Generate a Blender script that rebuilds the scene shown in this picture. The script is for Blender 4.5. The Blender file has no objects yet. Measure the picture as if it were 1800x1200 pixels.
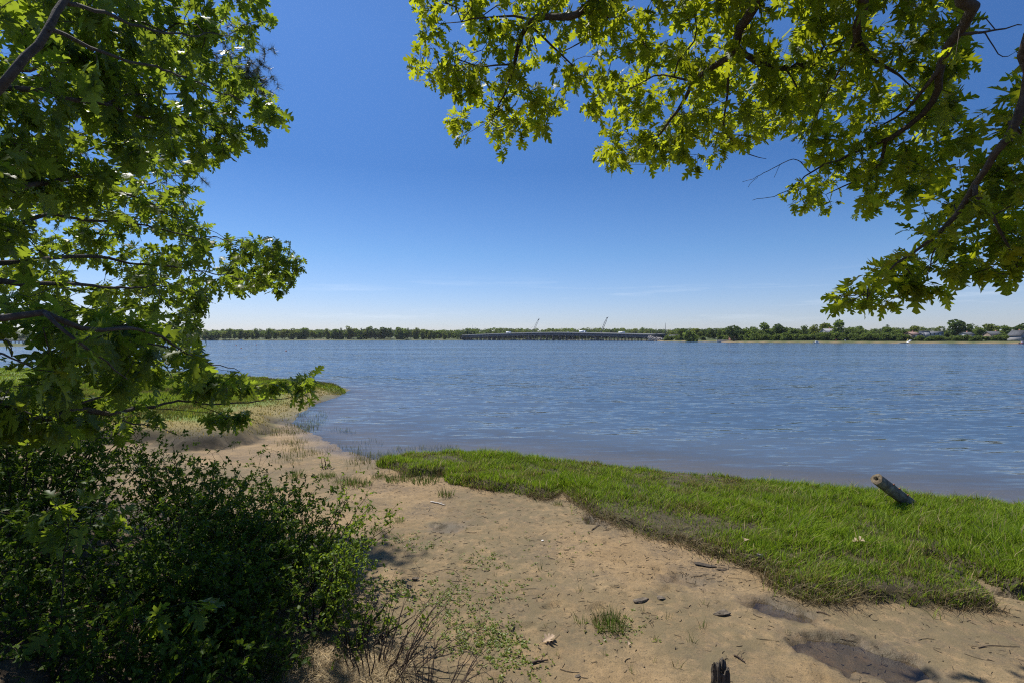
import bpy, math
import numpy as np
from mathutils import Vector

# ------------------------------------------------------------------ basics
SC = bpy.context.scene
COL = SC.collection
RNG = np.random.default_rng(11)
H, F, HZ = 3.1, 900.0, 595.0          # eye height, focal length in photo pixels, horizon row
rad = math.radians


def P(px, py, d):
    """a photo pixel at depth d -> a point in the place"""
    return np.array([(px - 900) / F * d, d, H - (py - HZ) / F * d])


def G(px, py, z=0.0):
    """a photo pixel on the level z"""
    d = F * (H - z) / (py - HZ)
    return ((px - 900) / F * d, d)


def norm(v):
    v = np.asarray(v, float)
    return v / (np.linalg.norm(v, axis=-1, keepdims=True) + 1e-9)


def sm(a, b, x):
    t = np.clip((x - a) / (b - a), 0, 1)
    return t * t * (3 - 2 * t)


def _hash(i, j, s):
    n = (i.astype(np.int64) * 374761393 + j.astype(np.int64) * 668265263 + s * 974711) & 0x7fffffff
    n = ((n ^ (n >> 13)) * 1274126177) & 0x7fffffff
    return ((n ^ (n >> 16)) & 0xffff) / 65535.0


def vnoise(x, y, s=0):
    i, j = np.floor(x), np.floor(y)
    u, v = x - i, y - j
    u, v = u * u * (3 - 2 * u), v * v * (3 - 2 * v)
    a, b = _hash(i, j, s), _hash(i + 1, j, s)
    c, d = _hash(i, j + 1, s), _hash(i + 1, j + 1, s)
    return (a + (b - a) * u) * (1 - v) + (c + (d - c) * u) * v - 0.5


def fbm(x, y, s=0, o=3):
    t, a = 0, 1.0
    for k in range(o):
        t = t + a * vnoise(x * 2 ** k, y * 2 ** k, s + k * 7)
        a *= 0.5
    return t


def sdf(poly, X, Y):
    """signed distance to a polygon, positive inside"""
    poly = np.asarray(poly, float)
    d = np.full(X.shape, 1e18)
    inside = np.zeros(X.shape, bool)
    n = len(poly)
    for k in range(n):
        ax, ay = poly[k]
        bx, by = poly[(k + 1) % n]
        ex, ey = bx - ax, by - ay
        wx, wy = X - ax, Y - ay
        t = np.clip((wx * ex + wy * ey) / (ex * ex + ey * ey + 1e-12), 0, 1)
        d = np.minimum(d, (wx - ex * t) ** 2 + (wy - ey * t) ** 2)
        c = ((ay > Y) != (by > Y)) & (X < ex * (Y - ay) / (ey if abs(ey) > 1e-12 else 1e-12) + ax)
        inside ^= c
    d = np.sqrt(d)
    return np.where(inside, d, -d)


# ------------------------------------------------------------------ mesh / object helpers
def mesh(name, verts, faces, mats, col=None, smooth=False, fmat=None):
    """faces: (N,k) int array, or a list of such arrays"""
    if not isinstance(faces, (list, tuple)):
        faces = [faces]
    faces = [np.asarray(f, np.int32) for f in faces if len(f)]
    me = bpy.data.meshes.new(name)
    v = np.asarray(verts, np.float32)
    me.vertices.add(len(v))
    me.vertices.foreach_set("co", v.ravel())
    nl = sum(f.size for f in faces)
    npoly = sum(len(f) for f in faces)
    me.loops.add(nl)
    me.polygons.add(npoly)
    me.loops.foreach_set("vertex_index", np.concatenate([f.ravel() for f in faces]))
    tot = np.concatenate([np.full(len(f), f.shape[1]) for f in faces])
    me.polygons.foreach_set("loop_start", np.concatenate([[0], np.cumsum(tot)[:-1]]).astype(np.int32))
    if fmat is not None:
        me.polygons.foreach_set("material_index", np.asarray(fmat, np.int32))
    if smooth:
        me.polygons.foreach_set("use_smooth", np.ones(npoly, bool))
    if col is not None:
        for nm, c in (col.items() if isinstance(col, dict) else [("tint", col)]):
            a = me.color_attributes.new(nm, 'FLOAT_COLOR', 'POINT')
            c = np.asarray(c, np.float32)
            if c.shape[1] == 3:
                c = np.concatenate([c, np.ones((len(c), 1), np.float32)], 1)
            a.data.foreach_set("color", c.ravel())
    for m in (mats if isinstance(mats, (list, tuple)) else [mats]):
        me.materials.append(m)
    me.update(calc_edges=True)
    me.validate()
    return me


def link(name, me, parent=None, loc=None):
    o = bpy.data.objects.new(name, me)
    COL.objects.link(o)
    if loc is not None:
        o.location = loc
    if parent is not None:
        o.parent = parent
    return o


def tag(o, label, cat, group=None, kind=None):
    o['label'] = label
    o['category'] = cat
    if group:
        o['group'] = group
    if kind:
        o['kind'] = kind
    return o


def struct(o):
    o['kind'] = 'structure'
    return o


def thing(name, label, cat, loc=(0, 0, 0), group=None, rz=0):
    o = bpy.data.objects.new(name, None)
    COL.objects.link(o)
    o.location = loc
    o.rotation_euler = (0, 0, rz)
    o.empty_display_size = 0.1
    return tag(o, label, cat, group)


def dup(root, loc, rz=0, sc=1.0, label=None, group=None):
    r = root.copy()
    COL.objects.link(r)
    r.location = loc
    r.rotation_euler = (0, 0, rz)
    r.scale = (sc, sc, sc) if np.isscalar(sc) else sc
    if label:
        r['label'] = label
    if group:
        r['group'] = group
    for ch in list(root.children):
        c = ch.copy()
        COL.objects.link(c)
        c.parent = r
        for g in list(ch.children):
            d = g.copy()
            COL.objects.link(d)
            d.parent = c
    return r


class MB:
    """collects shapes into one mesh"""

    def __init__(s):
        s.v, s.q, s.t, s.n = [], [], [], 0

    def add(s, v, q=None, t=None):
        s.v.append(np.asarray(v, float))
        if q is not None and len(q):
            s.q.append(np.asarray(q, int) + s.n)
        if t is not None and len(t):
            s.t.append(np.asarray(t, int) + s.n)
        s.n += len(v)

    def box(s, c, d, rz=0, bev=0):
        c, d = np.asarray(c, float), np.asarray(d, float) / 2
        pts = np.array([[x, y, z] for z in (-1, 1) for y in (-1, 1) for x in (-1, 1)]) * d
        cs, sn = math.cos(rz), math.sin(rz)
        pts = np.stack([pts[:, 0] * cs - pts[:, 1] * sn, pts[:, 0] * sn + pts[:, 1] * cs, pts[:, 2]], 1) + c
        s.add(pts, [[0, 2, 3, 1], [4, 5, 7, 6], [0, 1, 5, 4], [2, 6, 7, 3], [0, 4, 6, 2], [1, 3, 7, 5]])

    def tube(s, pts, r, n=6, cap=True):
        pts = np.asarray(pts, float)
        r = np.broadcast_to(np.asarray(r, float), (len(pts),))
        t = norm(np.gradient(pts, axis=0))
        a = np.array([0, 0, 1.0]) if abs(t[0][2]) < 0.9 else np.array([1.0, 0, 0])
        u = norm(np.cross(t[0], a))
        rings = []
        ang = np.arange(n) * 2 * math.pi / n
        for k in range(len(pts)):
            u = norm(u - t[k] * np.dot(u, t[k]))
            w = np.cross(t[k], u)
            rings.append(pts[k] + r[k] * (np.cos(ang)[:, None] * u + np.sin(ang)[:, None] * w))
        v = np.concatenate(rings)
        q = []
        base = np.arange(n)
        nx = (base + 1) % n
        for k in range(len(pts) - 1):
            q.append(np.stack([k * n + base, k * n + nx, (k + 1) * n + nx, (k + 1) * n + base], 1))
        t_ = []
        if cap:
            m = len(v)
            v = np.concatenate([v, [pts[0], pts[-1]]])
            t_ = np.concatenate([np.stack([nx, base, np.full(n, m)], 1),
                                 np.stack([(len(pts) - 1) * n + base, (len(pts) - 1) * n + nx, np.full(n, m + 1)], 1)])
        s.add(v, np.concatenate(q), t_)

    def mesh(s, name, mat, smooth=False, col=None):
        f = []
        if s.q:
            f.append(np.concatenate(s.q))
        if s.t:
            f.append(np.concatenate(s.t))
        return mesh(name, np.concatenate(s.v), f, mat, col=col, smooth=smooth)

    def build(s, name, mat, parent=None, smooth=False, loc=None):
        return link(name, s.mesh(name, mat, smooth), parent, loc)


# ------------------------------------------------------------------ materials
def new_mat(name):
    m = bpy.data.materials.new(name)
    m.use_nodes = True
    nt = m.node_tree
    nt.nodes.clear()
    out = nt.nodes.new('ShaderNodeOutputMaterial')
    return m, nt, out


def N(nt, typ, **kw):
    n = nt.nodes.new(typ)
    for k, v in kw.items():
        if k in n.inputs:
            n.inputs[k].default_value = v
        else:
            setattr(n, k, v)
    return n


def mixc(nt, fac, a, b, mode='MIX'):
    n = nt.nodes.new('ShaderNodeMix')
    n.data_type = 'RGBA'
    n.blend_type = mode
    for sock, val in ((n.inputs[0], fac), (n.inputs[6], a), (n.inputs[7], b)):
        if isinstance(val, (int, float)):
            sock.default_value = val
        elif isinstance(val, tuple):
            sock.default_value = (*val, 1) if len(val) == 3 else val
        else:
            nt.links.new(val, sock)
    return n.outputs[2]


def ramp(nt, src, lo, hi, a=0.0, b=1.0):
    n = nt.nodes.new('ShaderNodeMapRange')
    n.inputs[1].default_value, n.inputs[2].default_value = lo, hi
    n.inputs[3].default_value, n.inputs[4].default_value = a, b
    nt.links.new(src, n.inputs[0])
    return n.outputs[0]


def math_(nt, op, a, b=None):
    n = nt.nodes.new('ShaderNodeMath')
    n.operation = op
    for sock, val in ((n.inputs[0], a), (n.inputs[1], b)):
        if val is None:
            continue
        if isinstance(val, (int, float)):
            sock.default_value = val
        else:
            nt.links.new(val, sock)
    return n.outputs[0]


def noise(nt, scale, detail=4, vec=None, rough=0.5):
    n = N(nt, 'ShaderNodeTexNoise', Scale=scale, Detail=detail, Roughness=rough)
    if vec is not None:
        nt.links.new(vec, n.inputs['Vector'])
    return n.outputs['Fac']


def coords(nt):
    return nt.nodes.new('ShaderNodeTexCoord').outputs['Object']


def mat_simple(name, c1, c2, scale=8.0, rough=0.8, bump=0.0, spec=0.3, stretch=None, bscale=None):
    m, nt, out = new_mat(name)
    v = coords(nt)
    if stretch:
        mp = N(nt, 'ShaderNodeMapping')
        mp.inputs['Scale'].default_value = stretch
        nt.links.new(v, mp.inputs['Vector'])
        v = mp.outputs[0]
    f = ramp(nt, noise(nt, scale, 5, v, 0.6), 0.3, 0.7)
    b = N(nt, 'ShaderNodeBsdfPrincipled', Roughness=rough)
    b.inputs['Specular IOR Level'].default_value = spec
    nt.links.new(mixc(nt, f, c1, c2), b.inputs['Base Color'])
    if bump:
        bp = N(nt, 'ShaderNodeBump', Strength=1.0, Distance=bump)
        nt.links.new(noise(nt, bscale or scale * 3, 5, v, 0.65), bp.inputs['Height'])
        nt.links.new(bp.outputs[0], b.inputs['Normal'])
    nt.links.new(b.outputs[0], out.inputs[0])
    return m


def mat_leaf(name, c1, c2, tc, trans=0.45, rough=0.45, spec=0.35, tint=False):
    """leaf: diffuse + light passing through, colour varying leaf to leaf"""
    m, nt, out = new_mat(name)
    r = nt.nodes.new('ShaderNodeNewGeometry').outputs['Random Per Island']
    c = mixc(nt, r, c1, c2)
    t = mixc(nt, r, tc, tuple(x * 0.62 for x in tc))
    if tint:
        at = N(nt, 'ShaderNodeVertexColor', layer_name='tint').outputs[0]
        c = mixc(nt, 1.0, c, at, 'MULTIPLY')
        t = mixc(nt, 1.0, t, at, 'MULTIPLY')
    b = N(nt, 'ShaderNodeBsdfPrincipled', Roughness=rough)
    b.inputs['Specular IOR Level'].default_value = spec
    nt.links.new(c, b.inputs['Base Color'])
    tr = N(nt, 'ShaderNodeBsdfTranslucent')
    nt.links.new(t, tr.inputs[0])
    mx = N(nt, 'ShaderNodeMixShader', Fac=trans)
    mx.inputs[0].default_value = trans
    nt.links.new(b.outputs[0], mx.inputs[1])
    nt.links.new(tr.outputs[0], mx.inputs[2])
    nt.links.new(mx.outputs[0], out.inputs[0])
    return m


def mat_blade(name, trans=0.35):
    """grass blades: colour from the blade's own tint"""
    m, nt, out = new_mat(name)
    at = N(nt, 'ShaderNodeVertexColor', layer_name='tint').outputs[0]
    r = nt.nodes.new('ShaderNodeNewGeometry').outputs['Random Per Island']
    c = mixc(nt, 1.0, at, mixc(nt, r, (0.65, 0.7, 0.7), (1.25, 1.2, 1.0)), 'MULTIPLY')
    b = N(nt, 'ShaderNodeBsdfPrincipled', Roughness=0.55)
    b.inputs['Specular IOR Level'].default_value = 0.25
    nt.links.new(c, b.inputs['Base Color'])
    tr = N(nt, 'ShaderNodeBsdfTranslucent')
    nt.links.new(c, tr.inputs[0])
    mx = N(nt, 'ShaderNodeMixShader')
    mx.inputs[0].default_value = trans
    nt.links.new(b.outputs[0], mx.inputs[1])
    nt.links.new(tr.outputs[0], mx.inputs[2])
    nt.links.new(mx.outputs[0], out.inputs[0])
    return m


OAK = mat_leaf('oak_leaf', (0.04, 0.09, 0.012), (0.07, 0.12, 0.016), (0.56, 0.62, 0.02), 0.54, 0.5, 0.25)
OAK_SH = mat_leaf('oak_leaf_deep', (0.05, 0.10, 0.016), (0.08, 0.13, 0.022), (0.40, 0.52, 0.035), 0.5, 0.42, 0.3)
SHRUB = mat_leaf('shrub_leaf', (0.04, 0.085, 0.010), (0.075, 0.125, 0.014), (0.19, 0.30, 0.02), 0.4, 0.5, 0.18)
SHRUB_Y = mat_leaf('young_shrub_leaf', (0.08, 0.14, 0.014), (0.12, 0.19, 0.018), (0.32, 0.44, 0.03), 0.42, 0.5, 0.2)
NEEDLE = mat_leaf('pine_needle', (0.045, 0.07, 0.035), (0.11, 0.1, 0.045), (0.1, 0.12, 0.03), 0.25, 0.5, 0.3)
FARLEAF = mat_leaf('distant_leaf', (0.10, 0.145, 0.036), (0.14, 0.185, 0.045), (0.22, 0.30, 0.05), 0.42, 0.7, 0.15)
FARLEAF_D = mat_leaf('distant_dark_leaf', (0.065, 0.10, 0.034), (0.09, 0.13, 0.04), (0.13, 0.19, 0.04), 0.38, 0.7, 0.15)
FARLEAF_Y = mat_leaf('distant_yellow_leaf', (0.14, 0.17, 0.036), (0.18, 0.21, 0.045), (0.28, 0.33, 0.05), 0.42, 0.7, 0.15)
BARK = mat_simple('bark', (0.05, 0.04, 0.032), (0.11, 0.095, 0.08), 30, 0.9, 0.006, 0.2)
TWIG = mat_simple('twig_bark', (0.035, 0.027, 0.02), (0.07, 0.055, 0.042), 40, 0.9, 0.002, 0.2)
FARBARK = mat_simple('distant_bark', (0.06, 0.05, 0.04), (0.1, 0.085, 0.07), 2, 0.9)
DEADTWIG = mat_simple('dead_twig', (0.05, 0.035, 0.025), (0.11, 0.08, 0.06), 30, 0.9, 0.001, 0.2)
STRAW = mat_blade('straw_blade', 0.2)
BLADE = mat_blade('grass_blade', 0.5)
WOODGREY = mat_simple('weathered_wood', (0.06, 0.05, 0.04), (0.30, 0.26, 0.21), 6, 0.9, 0.012, 0.2, (8, 8, 0.7))
STONE = mat_simple('beach_stone', (0.13, 0.12, 0.11), (0.3, 0.27, 0.25), 25, 0.85, 0.006)


# ------------------------------------------------------------------ ground shape
LAND = [G(1800, 893), G(1620, 877), G(1500, 866), G(1400, 857), G(1300, 846), G(1200, 835), G(1100, 825),
        G(1000, 816), G(900, 805), G(800, 800), G(730, 802), G(690, 808), G(660, 806), G(635, 800), G(600, 790),
        G(570, 773), G(535, 757), G(512, 744), G(515, 729), G(540, 714), G(580, 700), G(612, 685), G(578, 680),
        G(500, 669), G(450, 663), G(350, 656), G(200, 651), G(0, 647), (-90, 58), (-260, 66), (-260, -60),
        (70, -60), (40, -6), (20, 5)]
MARSH = [G(1800, 890, .1), G(1620, 875, .1), G(1500, 864, .1), G(1400, 855, .1), G(1300, 844, .1), G(1200, 833, .1),
         G(1100, 823, .1), G(1000, 813, .1), G(900, 803, .1), G(800, 797, .1), G(725, 800, .1), G(668, 812, .1),
         G(664, 820, .1), G(700, 826, .1), G(716, 836, .1), G(775, 835, .1), G(790, 850, .1), G(860, 862, .1), G(920, 868, .1),
         G(962, 876, .1), G(992, 860, .1), G(1005, 880, .1), G(1040, 898, .1), G(1060, 914, .1), G(1110, 934, .1), G(1190, 956, .1),
         G(1260, 978, .1), G(1335, 1005, .1), G(1370, 1034, .1), G(1420, 1062, .1), G(1500, 1054, .1), G(1600, 1062, .1),
         G(1700, 1066, .1), G(1757, 1072, .1), G(1750, 1052, .1), G(1690, 1020, .1), G(1610, 990, .1), G(1640, 990, .1), G(1712, 1016, .1),
         G(1790, 1050, .1), (7.2, 5.9), (12, 4.6), (20, 3.6)]
SPIT = [G(-80, 790, .2), G(130, 776, .2), G(200, 776, .2), G(270, 770, .2), G(300, 790, .2), G(395, 784, .2), G(440, 772, .2), G(452, 760, .2),
        G(498, 743, .2), G(508, 730, .2), G(535, 715, .2), G(573, 701, .05), G(616, 687, .02), G(590, 679, .05), G(500, 671, .2),
        G(450, 665, .2), G(350, 658, .2), G(200, 653, .2), G(0, 649, .2), (-88, 57), (-200, 62), (-200, 16)]
BANK = [(-0.7, 3.4), (-1.5, 4.6), (-2.3, 6.2), (-4.2, 8.4), (-8, 10), (-14, 11), (-40, 12), (-70, -40),
        (70, -40), (30, 1), (7, 2.6), (2, 2.9)]
FAR_L = [(-1400, 130), (-260, 186), (-206, 199), (-197, 207), (-206, 226), (-300, 300), (-800, 420), (-1400, 380)]
FAR = [(-3200, 640), (-800, 800), (-500, 862), (-200, 950), (-92, 985), (-66, 1060), (0, 1135), (120, 1135), (196, 1000),
       (214, 800), (190, 690), (176, 640), (161, 545), (184, 524), (203, 507), (192, 418), (225, 383), (271, 350),
       (318, 318), (420, 272), (800, 205), (3200, 100), (3200, 3200), (-3200, 3200)]
# puddles: centre, radii, angle, depth
PUDDLES = [((1500, 1150), (0.62, 0.30), -0.45, 0.055), ((1372, 1070), (0.36, 0.21), -0.5, 0.05), ((1043, 913), (0.16, 0.30), 0.25, 0.06),
           ((1770, 1042), (0.55, 0.10), -0.55, 0.06)]
STEPS = []
_r = np.random.default_rng(5)
for (x0_, y0_, x1_, y1_, n_) in [(0.0, 4.4, -1.2, 10.2, 13), (2.9, 4.5, .2, 9.4, 12), (-.4, 5.2, 2.6, 6.6, 7)]:
    for k_ in range(n_):
        t_ = (k_ + _r.uniform(-.15, .15)) / n_
        a_ = math.atan2(y1_ - y0_, x1_ - x0_)
        s_ = .13 * (-1) ** k_
        STEPS.append((x0_ + (x1_ - x0_) * t_ - s_ * math.sin(a_), y0_ + (y1_ - y0_) * t_ + s_ * math.cos(a_), a_ + _r.normal(0, .2), _r.uniform(.6, 1.1)))
DIPS = [((1210, 1018), (0.30, 0.17), -0.3, 0.03), ((785, 925), (0.33, 0.22), 0.3, 0.03)]


def ell(p, X, Y, z=0.12):
    (c, r, a, d) = p
    cx, cy = G(*c, z)
    u = (X - cx) * math.cos(a) + (Y - cy) * math.sin(a)
    v = -(X - cx) * math.sin(a) + (Y - cy) * math.cos(a)
    return np.sqrt((u / r[0]) ** 2 + (v / r[1]) ** 2)


def ground(X, Y, full=False):
    X, Y = np.asarray(X, float), np.asarray(Y, float)
    if not full and X.size and Y.min() > 250:
        df = sdf(FAR, X, Y) + 12 * fbm(X * .02, Y * .02, 8)
        zf = 1.3 * (1 - np.exp(-np.maximum(df, 0) / 5)) + 1.8 * sm(10, 50, df) + 11 * sm(60, 420, df) * (1 + 0.5 * fbm(X * .003, Y * .003, 55))
        return np.where(df > 0, zf, -2.2)
    w = 0.35 * fbm(X * 0.8, Y * 0.8, 3) * np.clip(Y / 14, .4, 4)
    dl = sdf(LAND, X, Y) + w * 0.5
    z = np.where(dl > 0, 0.11 * (1 - np.exp(-np.maximum(dl, 0) / 0.9)), np.maximum(dl * 0.09, -2.2))
    e = 0.10 * fbm(X * 4.0, Y * 4.0, 9) + 0.25 * w
    dm = sdf(MARSH, X, Y) + e
    ds = sdf(SPIT, X, Y) + e * 2.0 + .9 * fbm(X * .45, Y * .45, 91) * sm(12, 20, Y)
    db = sdf(BANK, X, Y) + w
    z = z + 0.12 * sm(-0.02, 0.14, dm) * (1 + 0.5 * fbm(X * 1.2, Y * 1.2, 17))
    z = z + 0.30 * sm(0.0, 0.35, ds) * (1 + 0.3 * fbm(X * .5, Y * .5, 5)) * sm(-0.2, 1.2, dl)
    z = z + 1.35 * sm(0.0, 4.5, db)
    onsand = (dl > 0).astype(float)
    z = z + onsand * (0.035 * fbm(X * 0.9, Y * 0.9, 21) + 0.022 * fbm(X * 4.3, Y * 4.3, 31) + 0.006 * fbm(X * 17, Y * 17, 41, 2))
    wet = np.zeros_like(X)
    if X.size > 2000:
        for (fx, fy, fa, fs) in STEPS:
            m_ = (np.abs(X - fx) < .35) & (np.abs(Y - fy) < .35)
            u = (X[m_] - fx) * math.cos(fa) + (Y[m_] - fy) * math.sin(fa)
            v_ = -(X[m_] - fx) * math.sin(fa) + (Y[m_] - fy) * math.cos(fa)
            rr = np.sqrt((u / .15) ** 2 + (v_ / .062) ** 2)
            z[m_] += fs * (-.020 * (1 - sm(.55, 1.1, rr)) + .008 * np.exp(-((rr - 1.35) / .25) ** 2)) * (dm[m_] < -.05)
    for p in PUDDLES + DIPS:
        r = ell(p, X, Y) + 0.60 * fbm(X * 3, Y * 3, 77) + .3 * fbm(X * 12, Y * 12, 78)
        k = 1 - sm(0.45, 1.15, r)
        z = z - p[3] * 1.5 * k + (0.02 * np.exp(-((r - 1.3) / .25) ** 2) * (fbm(X * 3, Y * 3, 4) + .4))
        wet = np.maximum(wet, (1 - sm(0.85, 1.5, r)) * (1.0 if p in PUDDLES else 0.75))
    df = np.maximum(sdf(FAR, X, Y) + 12 * fbm(X * .02, Y * .02, 8), sdf(FAR_L, X, Y))
    zf = np.where(df > 0, 1.3 * (1 - np.exp(-np.maximum(df, 0) / 5)) + 1.8 * sm(10, 50, df) +
                  11 * sm(60, 420, df) * (1 + 0.5 * fbm(X * .003, Y * .003, 55)), -9)
    z = np.where(zf > -5, np.maximum(z, zf), z)
    if full:
        return z, dl, dm, ds, db, df, wet
    return z


def gz(x, y):
    return float(ground(np.array([x]), np.array([y]))[0])


def axis_pts(lo, a, b, hi, fine, grow=1.12, cap=7.0, mid=(0, 0), far_grow=1.25):
    pts = list(np.arange(a, b + 1e-6, fine))
    s, x = fine, b
    while x < hi:
        s = s * grow if x < mid[1] else s * far_grow
        if x < mid[1]:
            s = min(s, cap)
        x += s
        pts.append(x)
    s, x = fine, a
    left = []
    while x > lo:
        s = s * grow if x > mid[0] else s * far_grow
        if x > mid[0]:
            s = min(s, cap)
        x -= s
        left.append(x)
    return np.array(left[::-1] + pts)


def build_ground():
    xs = axis_pts(-1300, -5.0, 8.0, 1300, 0.032, 1.10, 7.0, (-420, 520))
    ys = axis_pts(-150, 4.0, 13.0, 1440, 0.032, 1.055, 7.0, (-50, 1250))
    X, Y = np.meshgrid(xs, ys)
    shp = X.shape
    Xf, Yf = X.ravel(), Y.ravel()
    z, dl, dm, ds, db, df, wet = ground(Xf, Yf, True)
    v = np.stack([Xf, Yf, z], 1)
    ny, nx = shp
    idx = np.arange(nx * ny).reshape(ny, nx)
    q = np.stack([idx[:-1, :-1], idx[:-1, 1:], idx[1:, 1:], idx[1:, :-1]], -1).reshape(-1, 4)
    # wet sand band along the water, in puddles; turf soil; leaf litter; far land
    wetm = np.clip(np.maximum(wet, (1 - sm(0.05, 0.9, dl + 0.5 * fbm(Xf * .7, Yf * .7, 61))) * (df < 0)), 0, 1)
    turf = np.clip(np.maximum(sm(-0.06, 0.05, dm), sm(-0.05, .15, ds)), 0, 1)
    litter = sm(-0.3, 0.5, db + 0.5 * fbm(Xf * 1.5, Yf * 1.5, 66))
    farm = sm(0, 1, df)
    dry = sm(0.2, 0.6, sm(3.2, 0.4, ds) * sm(33, 22, Yf) + 0.35 * fbm(Xf * .4, Yf * .4, 90)) * (ds > -.1)
    beach = sm(7, 2, df) * (df > 0) * np.where(Xf > 120, 1.0, sm(.1, .35, fbm(Xf * .02, Yf * .02, 44)))
    algae = np.clip(sm(-.3, .25, fbm(Xf * .55, Yf * .55, 71)) * (dl > .6) * (db < 0), 0, 1)
    c1 = np.stack([wetm, turf, litter, farm], 1)
    lip_shade = sm(-.12, .02, ds) * sm(.42, .2, ds) * (Yf < 30)  # dark lip along the spit: undercut bank shade painted into the ground colour
    c2 = np.stack([dry, beach, algae, lip_shade], 1)

    m, nt, out = new_mat('shore_ground')
    v1 = N(nt, 'ShaderNodeVertexColor', layer_name='mask')
    v2 = N(nt, 'ShaderNodeVertexColor', layer_name='mask_b')
    s1 = nt.nodes.new('ShaderNodeSeparateColor')
    s2 = nt.nodes.new('ShaderNodeSeparateColor')
    nt.links.new(v1.outputs[0], s1.inputs[0])
    nt.links.new(v2.outputs[0], s2.inputs[0])
    co = coords(nt)
    n1 = noise(nt, 0.9, 6, co, .6)
    n2 = noise(nt, 9, 6, co, .65)
    n3 = noise(nt, 70, 4, co, .7)
    n4 = noise(nt, 260, 2, co, .6)
    sand = mixc(nt, ramp(nt, n1, .35, .65), (0.25, 0.166, 0.078), (0.335, 0.232, 0.118))
    sand = mixc(nt, ramp(nt, n2, .42, .68, 0, .6), sand, (0.14, 0.098, 0.05))
    sand = mixc(nt, ramp(nt, n3, .50, .66, 0, .8), sand, (0.12, 0.085, 0.048))
    sand = mixc(nt, ramp(nt, n4, .55, .75, 0, .5), sand, (0.40, 0.31, 0.21))
    sand = mixc(nt, math_(nt, 'MULTIPLY', ramp(nt, noise(nt, 1.1, 7, co, .68), .46, .60, 0, .9), ramp(nt, noise(nt, 22, 5, co, .7), .40, .60, .25, 1)), sand, (0.115, 0.088, 0.058))
    sand = mixc(nt, ramp(nt, noise(nt, 38, 3, co, .55), .60, .67, 0, .75), sand, (0.075, 0.056, 0.034))
    alg = math_(nt, 'MULTIPLY', s2.outputs[2], ramp(nt, noise(nt, 6, 5, co, .7), .34, .56, 0, .8))
    sand = mixc(nt, alg, sand, (0.135, 0.108, 0.058))
    wetc = mixc(nt, 1.0, sand, (0.60, 0.60, 0.61), 'MULTIPLY')
    c = mixc(nt, s1.outputs[0], sand, wetc)
    soil = mixc(nt, ramp(nt, n2, .35, .65), (0.035, 0.03, 0.016), (0.085, 0.068, 0.034))
    turfg = mixc(nt, ramp(nt, noise(nt, 0.35, 5, co, .6), .35, .65), (0.10, 0.155, 0.02), (0.13, 0.17, 0.03))
    dryc = mixc(nt, ramp(nt, n2, .35, .65), (0.15, 0.118, 0.034), (0.25, 0.195, 0.06))
    turfd = mixc(nt, s2.outputs[0], turfg, dryc)
    px = N(nt, 'ShaderNodeSeparateXYZ')
    nt.links.new(co, px.inputs[0])
    # turf: soil under the near marsh, short sward colour over the far spit
    sp = ramp(nt, px.outputs[1], 14.2, 16.0)
    c = mixc(nt, s1.outputs[1], c, mixc(nt, sp, soil, turfd))
    c = mixc(nt, math_(nt, 'MULTIPLY', v2.outputs[1], ramp(nt, n2, .3, .6, .5, 1)), c, (0.035, 0.028, 0.018))  # painted undercut shade on the spit edge
    lit = mixc(nt, ramp(nt, n2, .35, .65), (0.06, 0.042, 0.025), (0.17, 0.125, 0.08))
    lit = mixc(nt, ramp(nt, n3, .5, .7), lit, (0.03, 0.022, 0.014))
    c = mixc(nt, s1.outputs[2], c, lit)
    fl = mixc(nt, ramp(nt, noise(nt, .05, 5, co, .6), .35, .65), (0.05, 0.075, 0.02), (0.10, 0.11, 0.04))
    fl = mixc(nt, s2.outputs[1], fl, (0.25, 0.18, 0.10))
    c = mixc(nt, v1.outputs[1], c, fl)
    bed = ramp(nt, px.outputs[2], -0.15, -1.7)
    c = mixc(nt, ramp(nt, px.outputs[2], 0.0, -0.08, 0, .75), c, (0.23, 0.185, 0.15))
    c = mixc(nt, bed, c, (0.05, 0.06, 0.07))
    b = N(nt, 'ShaderNodeBsdfPrincipled')
    nt.links.new(c, b.inputs['Base Color'])
    nt.links.new(ramp(nt, s1.outputs[0], 0, 1, .92, .45), b.inputs['Roughness'])
    b.inputs['Specular IOR Level'].default_value = 0.3
    bp = N(nt, 'ShaderNodeBump', Strength=1.0, Distance=0.02)
    hh = math_(nt, 'ADD', math_(nt, 'MULTIPLY', n2, .9), math_(nt, 'MULTIPLY', n3, .35))
    nt.links.new(hh, bp.inputs['Height'])
    nt.links.new(bp.outputs[0], b.inputs['Normal'])
    nt.links.new(b.outputs[0], out.inputs[0])
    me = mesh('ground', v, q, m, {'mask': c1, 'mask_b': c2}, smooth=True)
    struct(link('ground', me))


build_ground()


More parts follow.
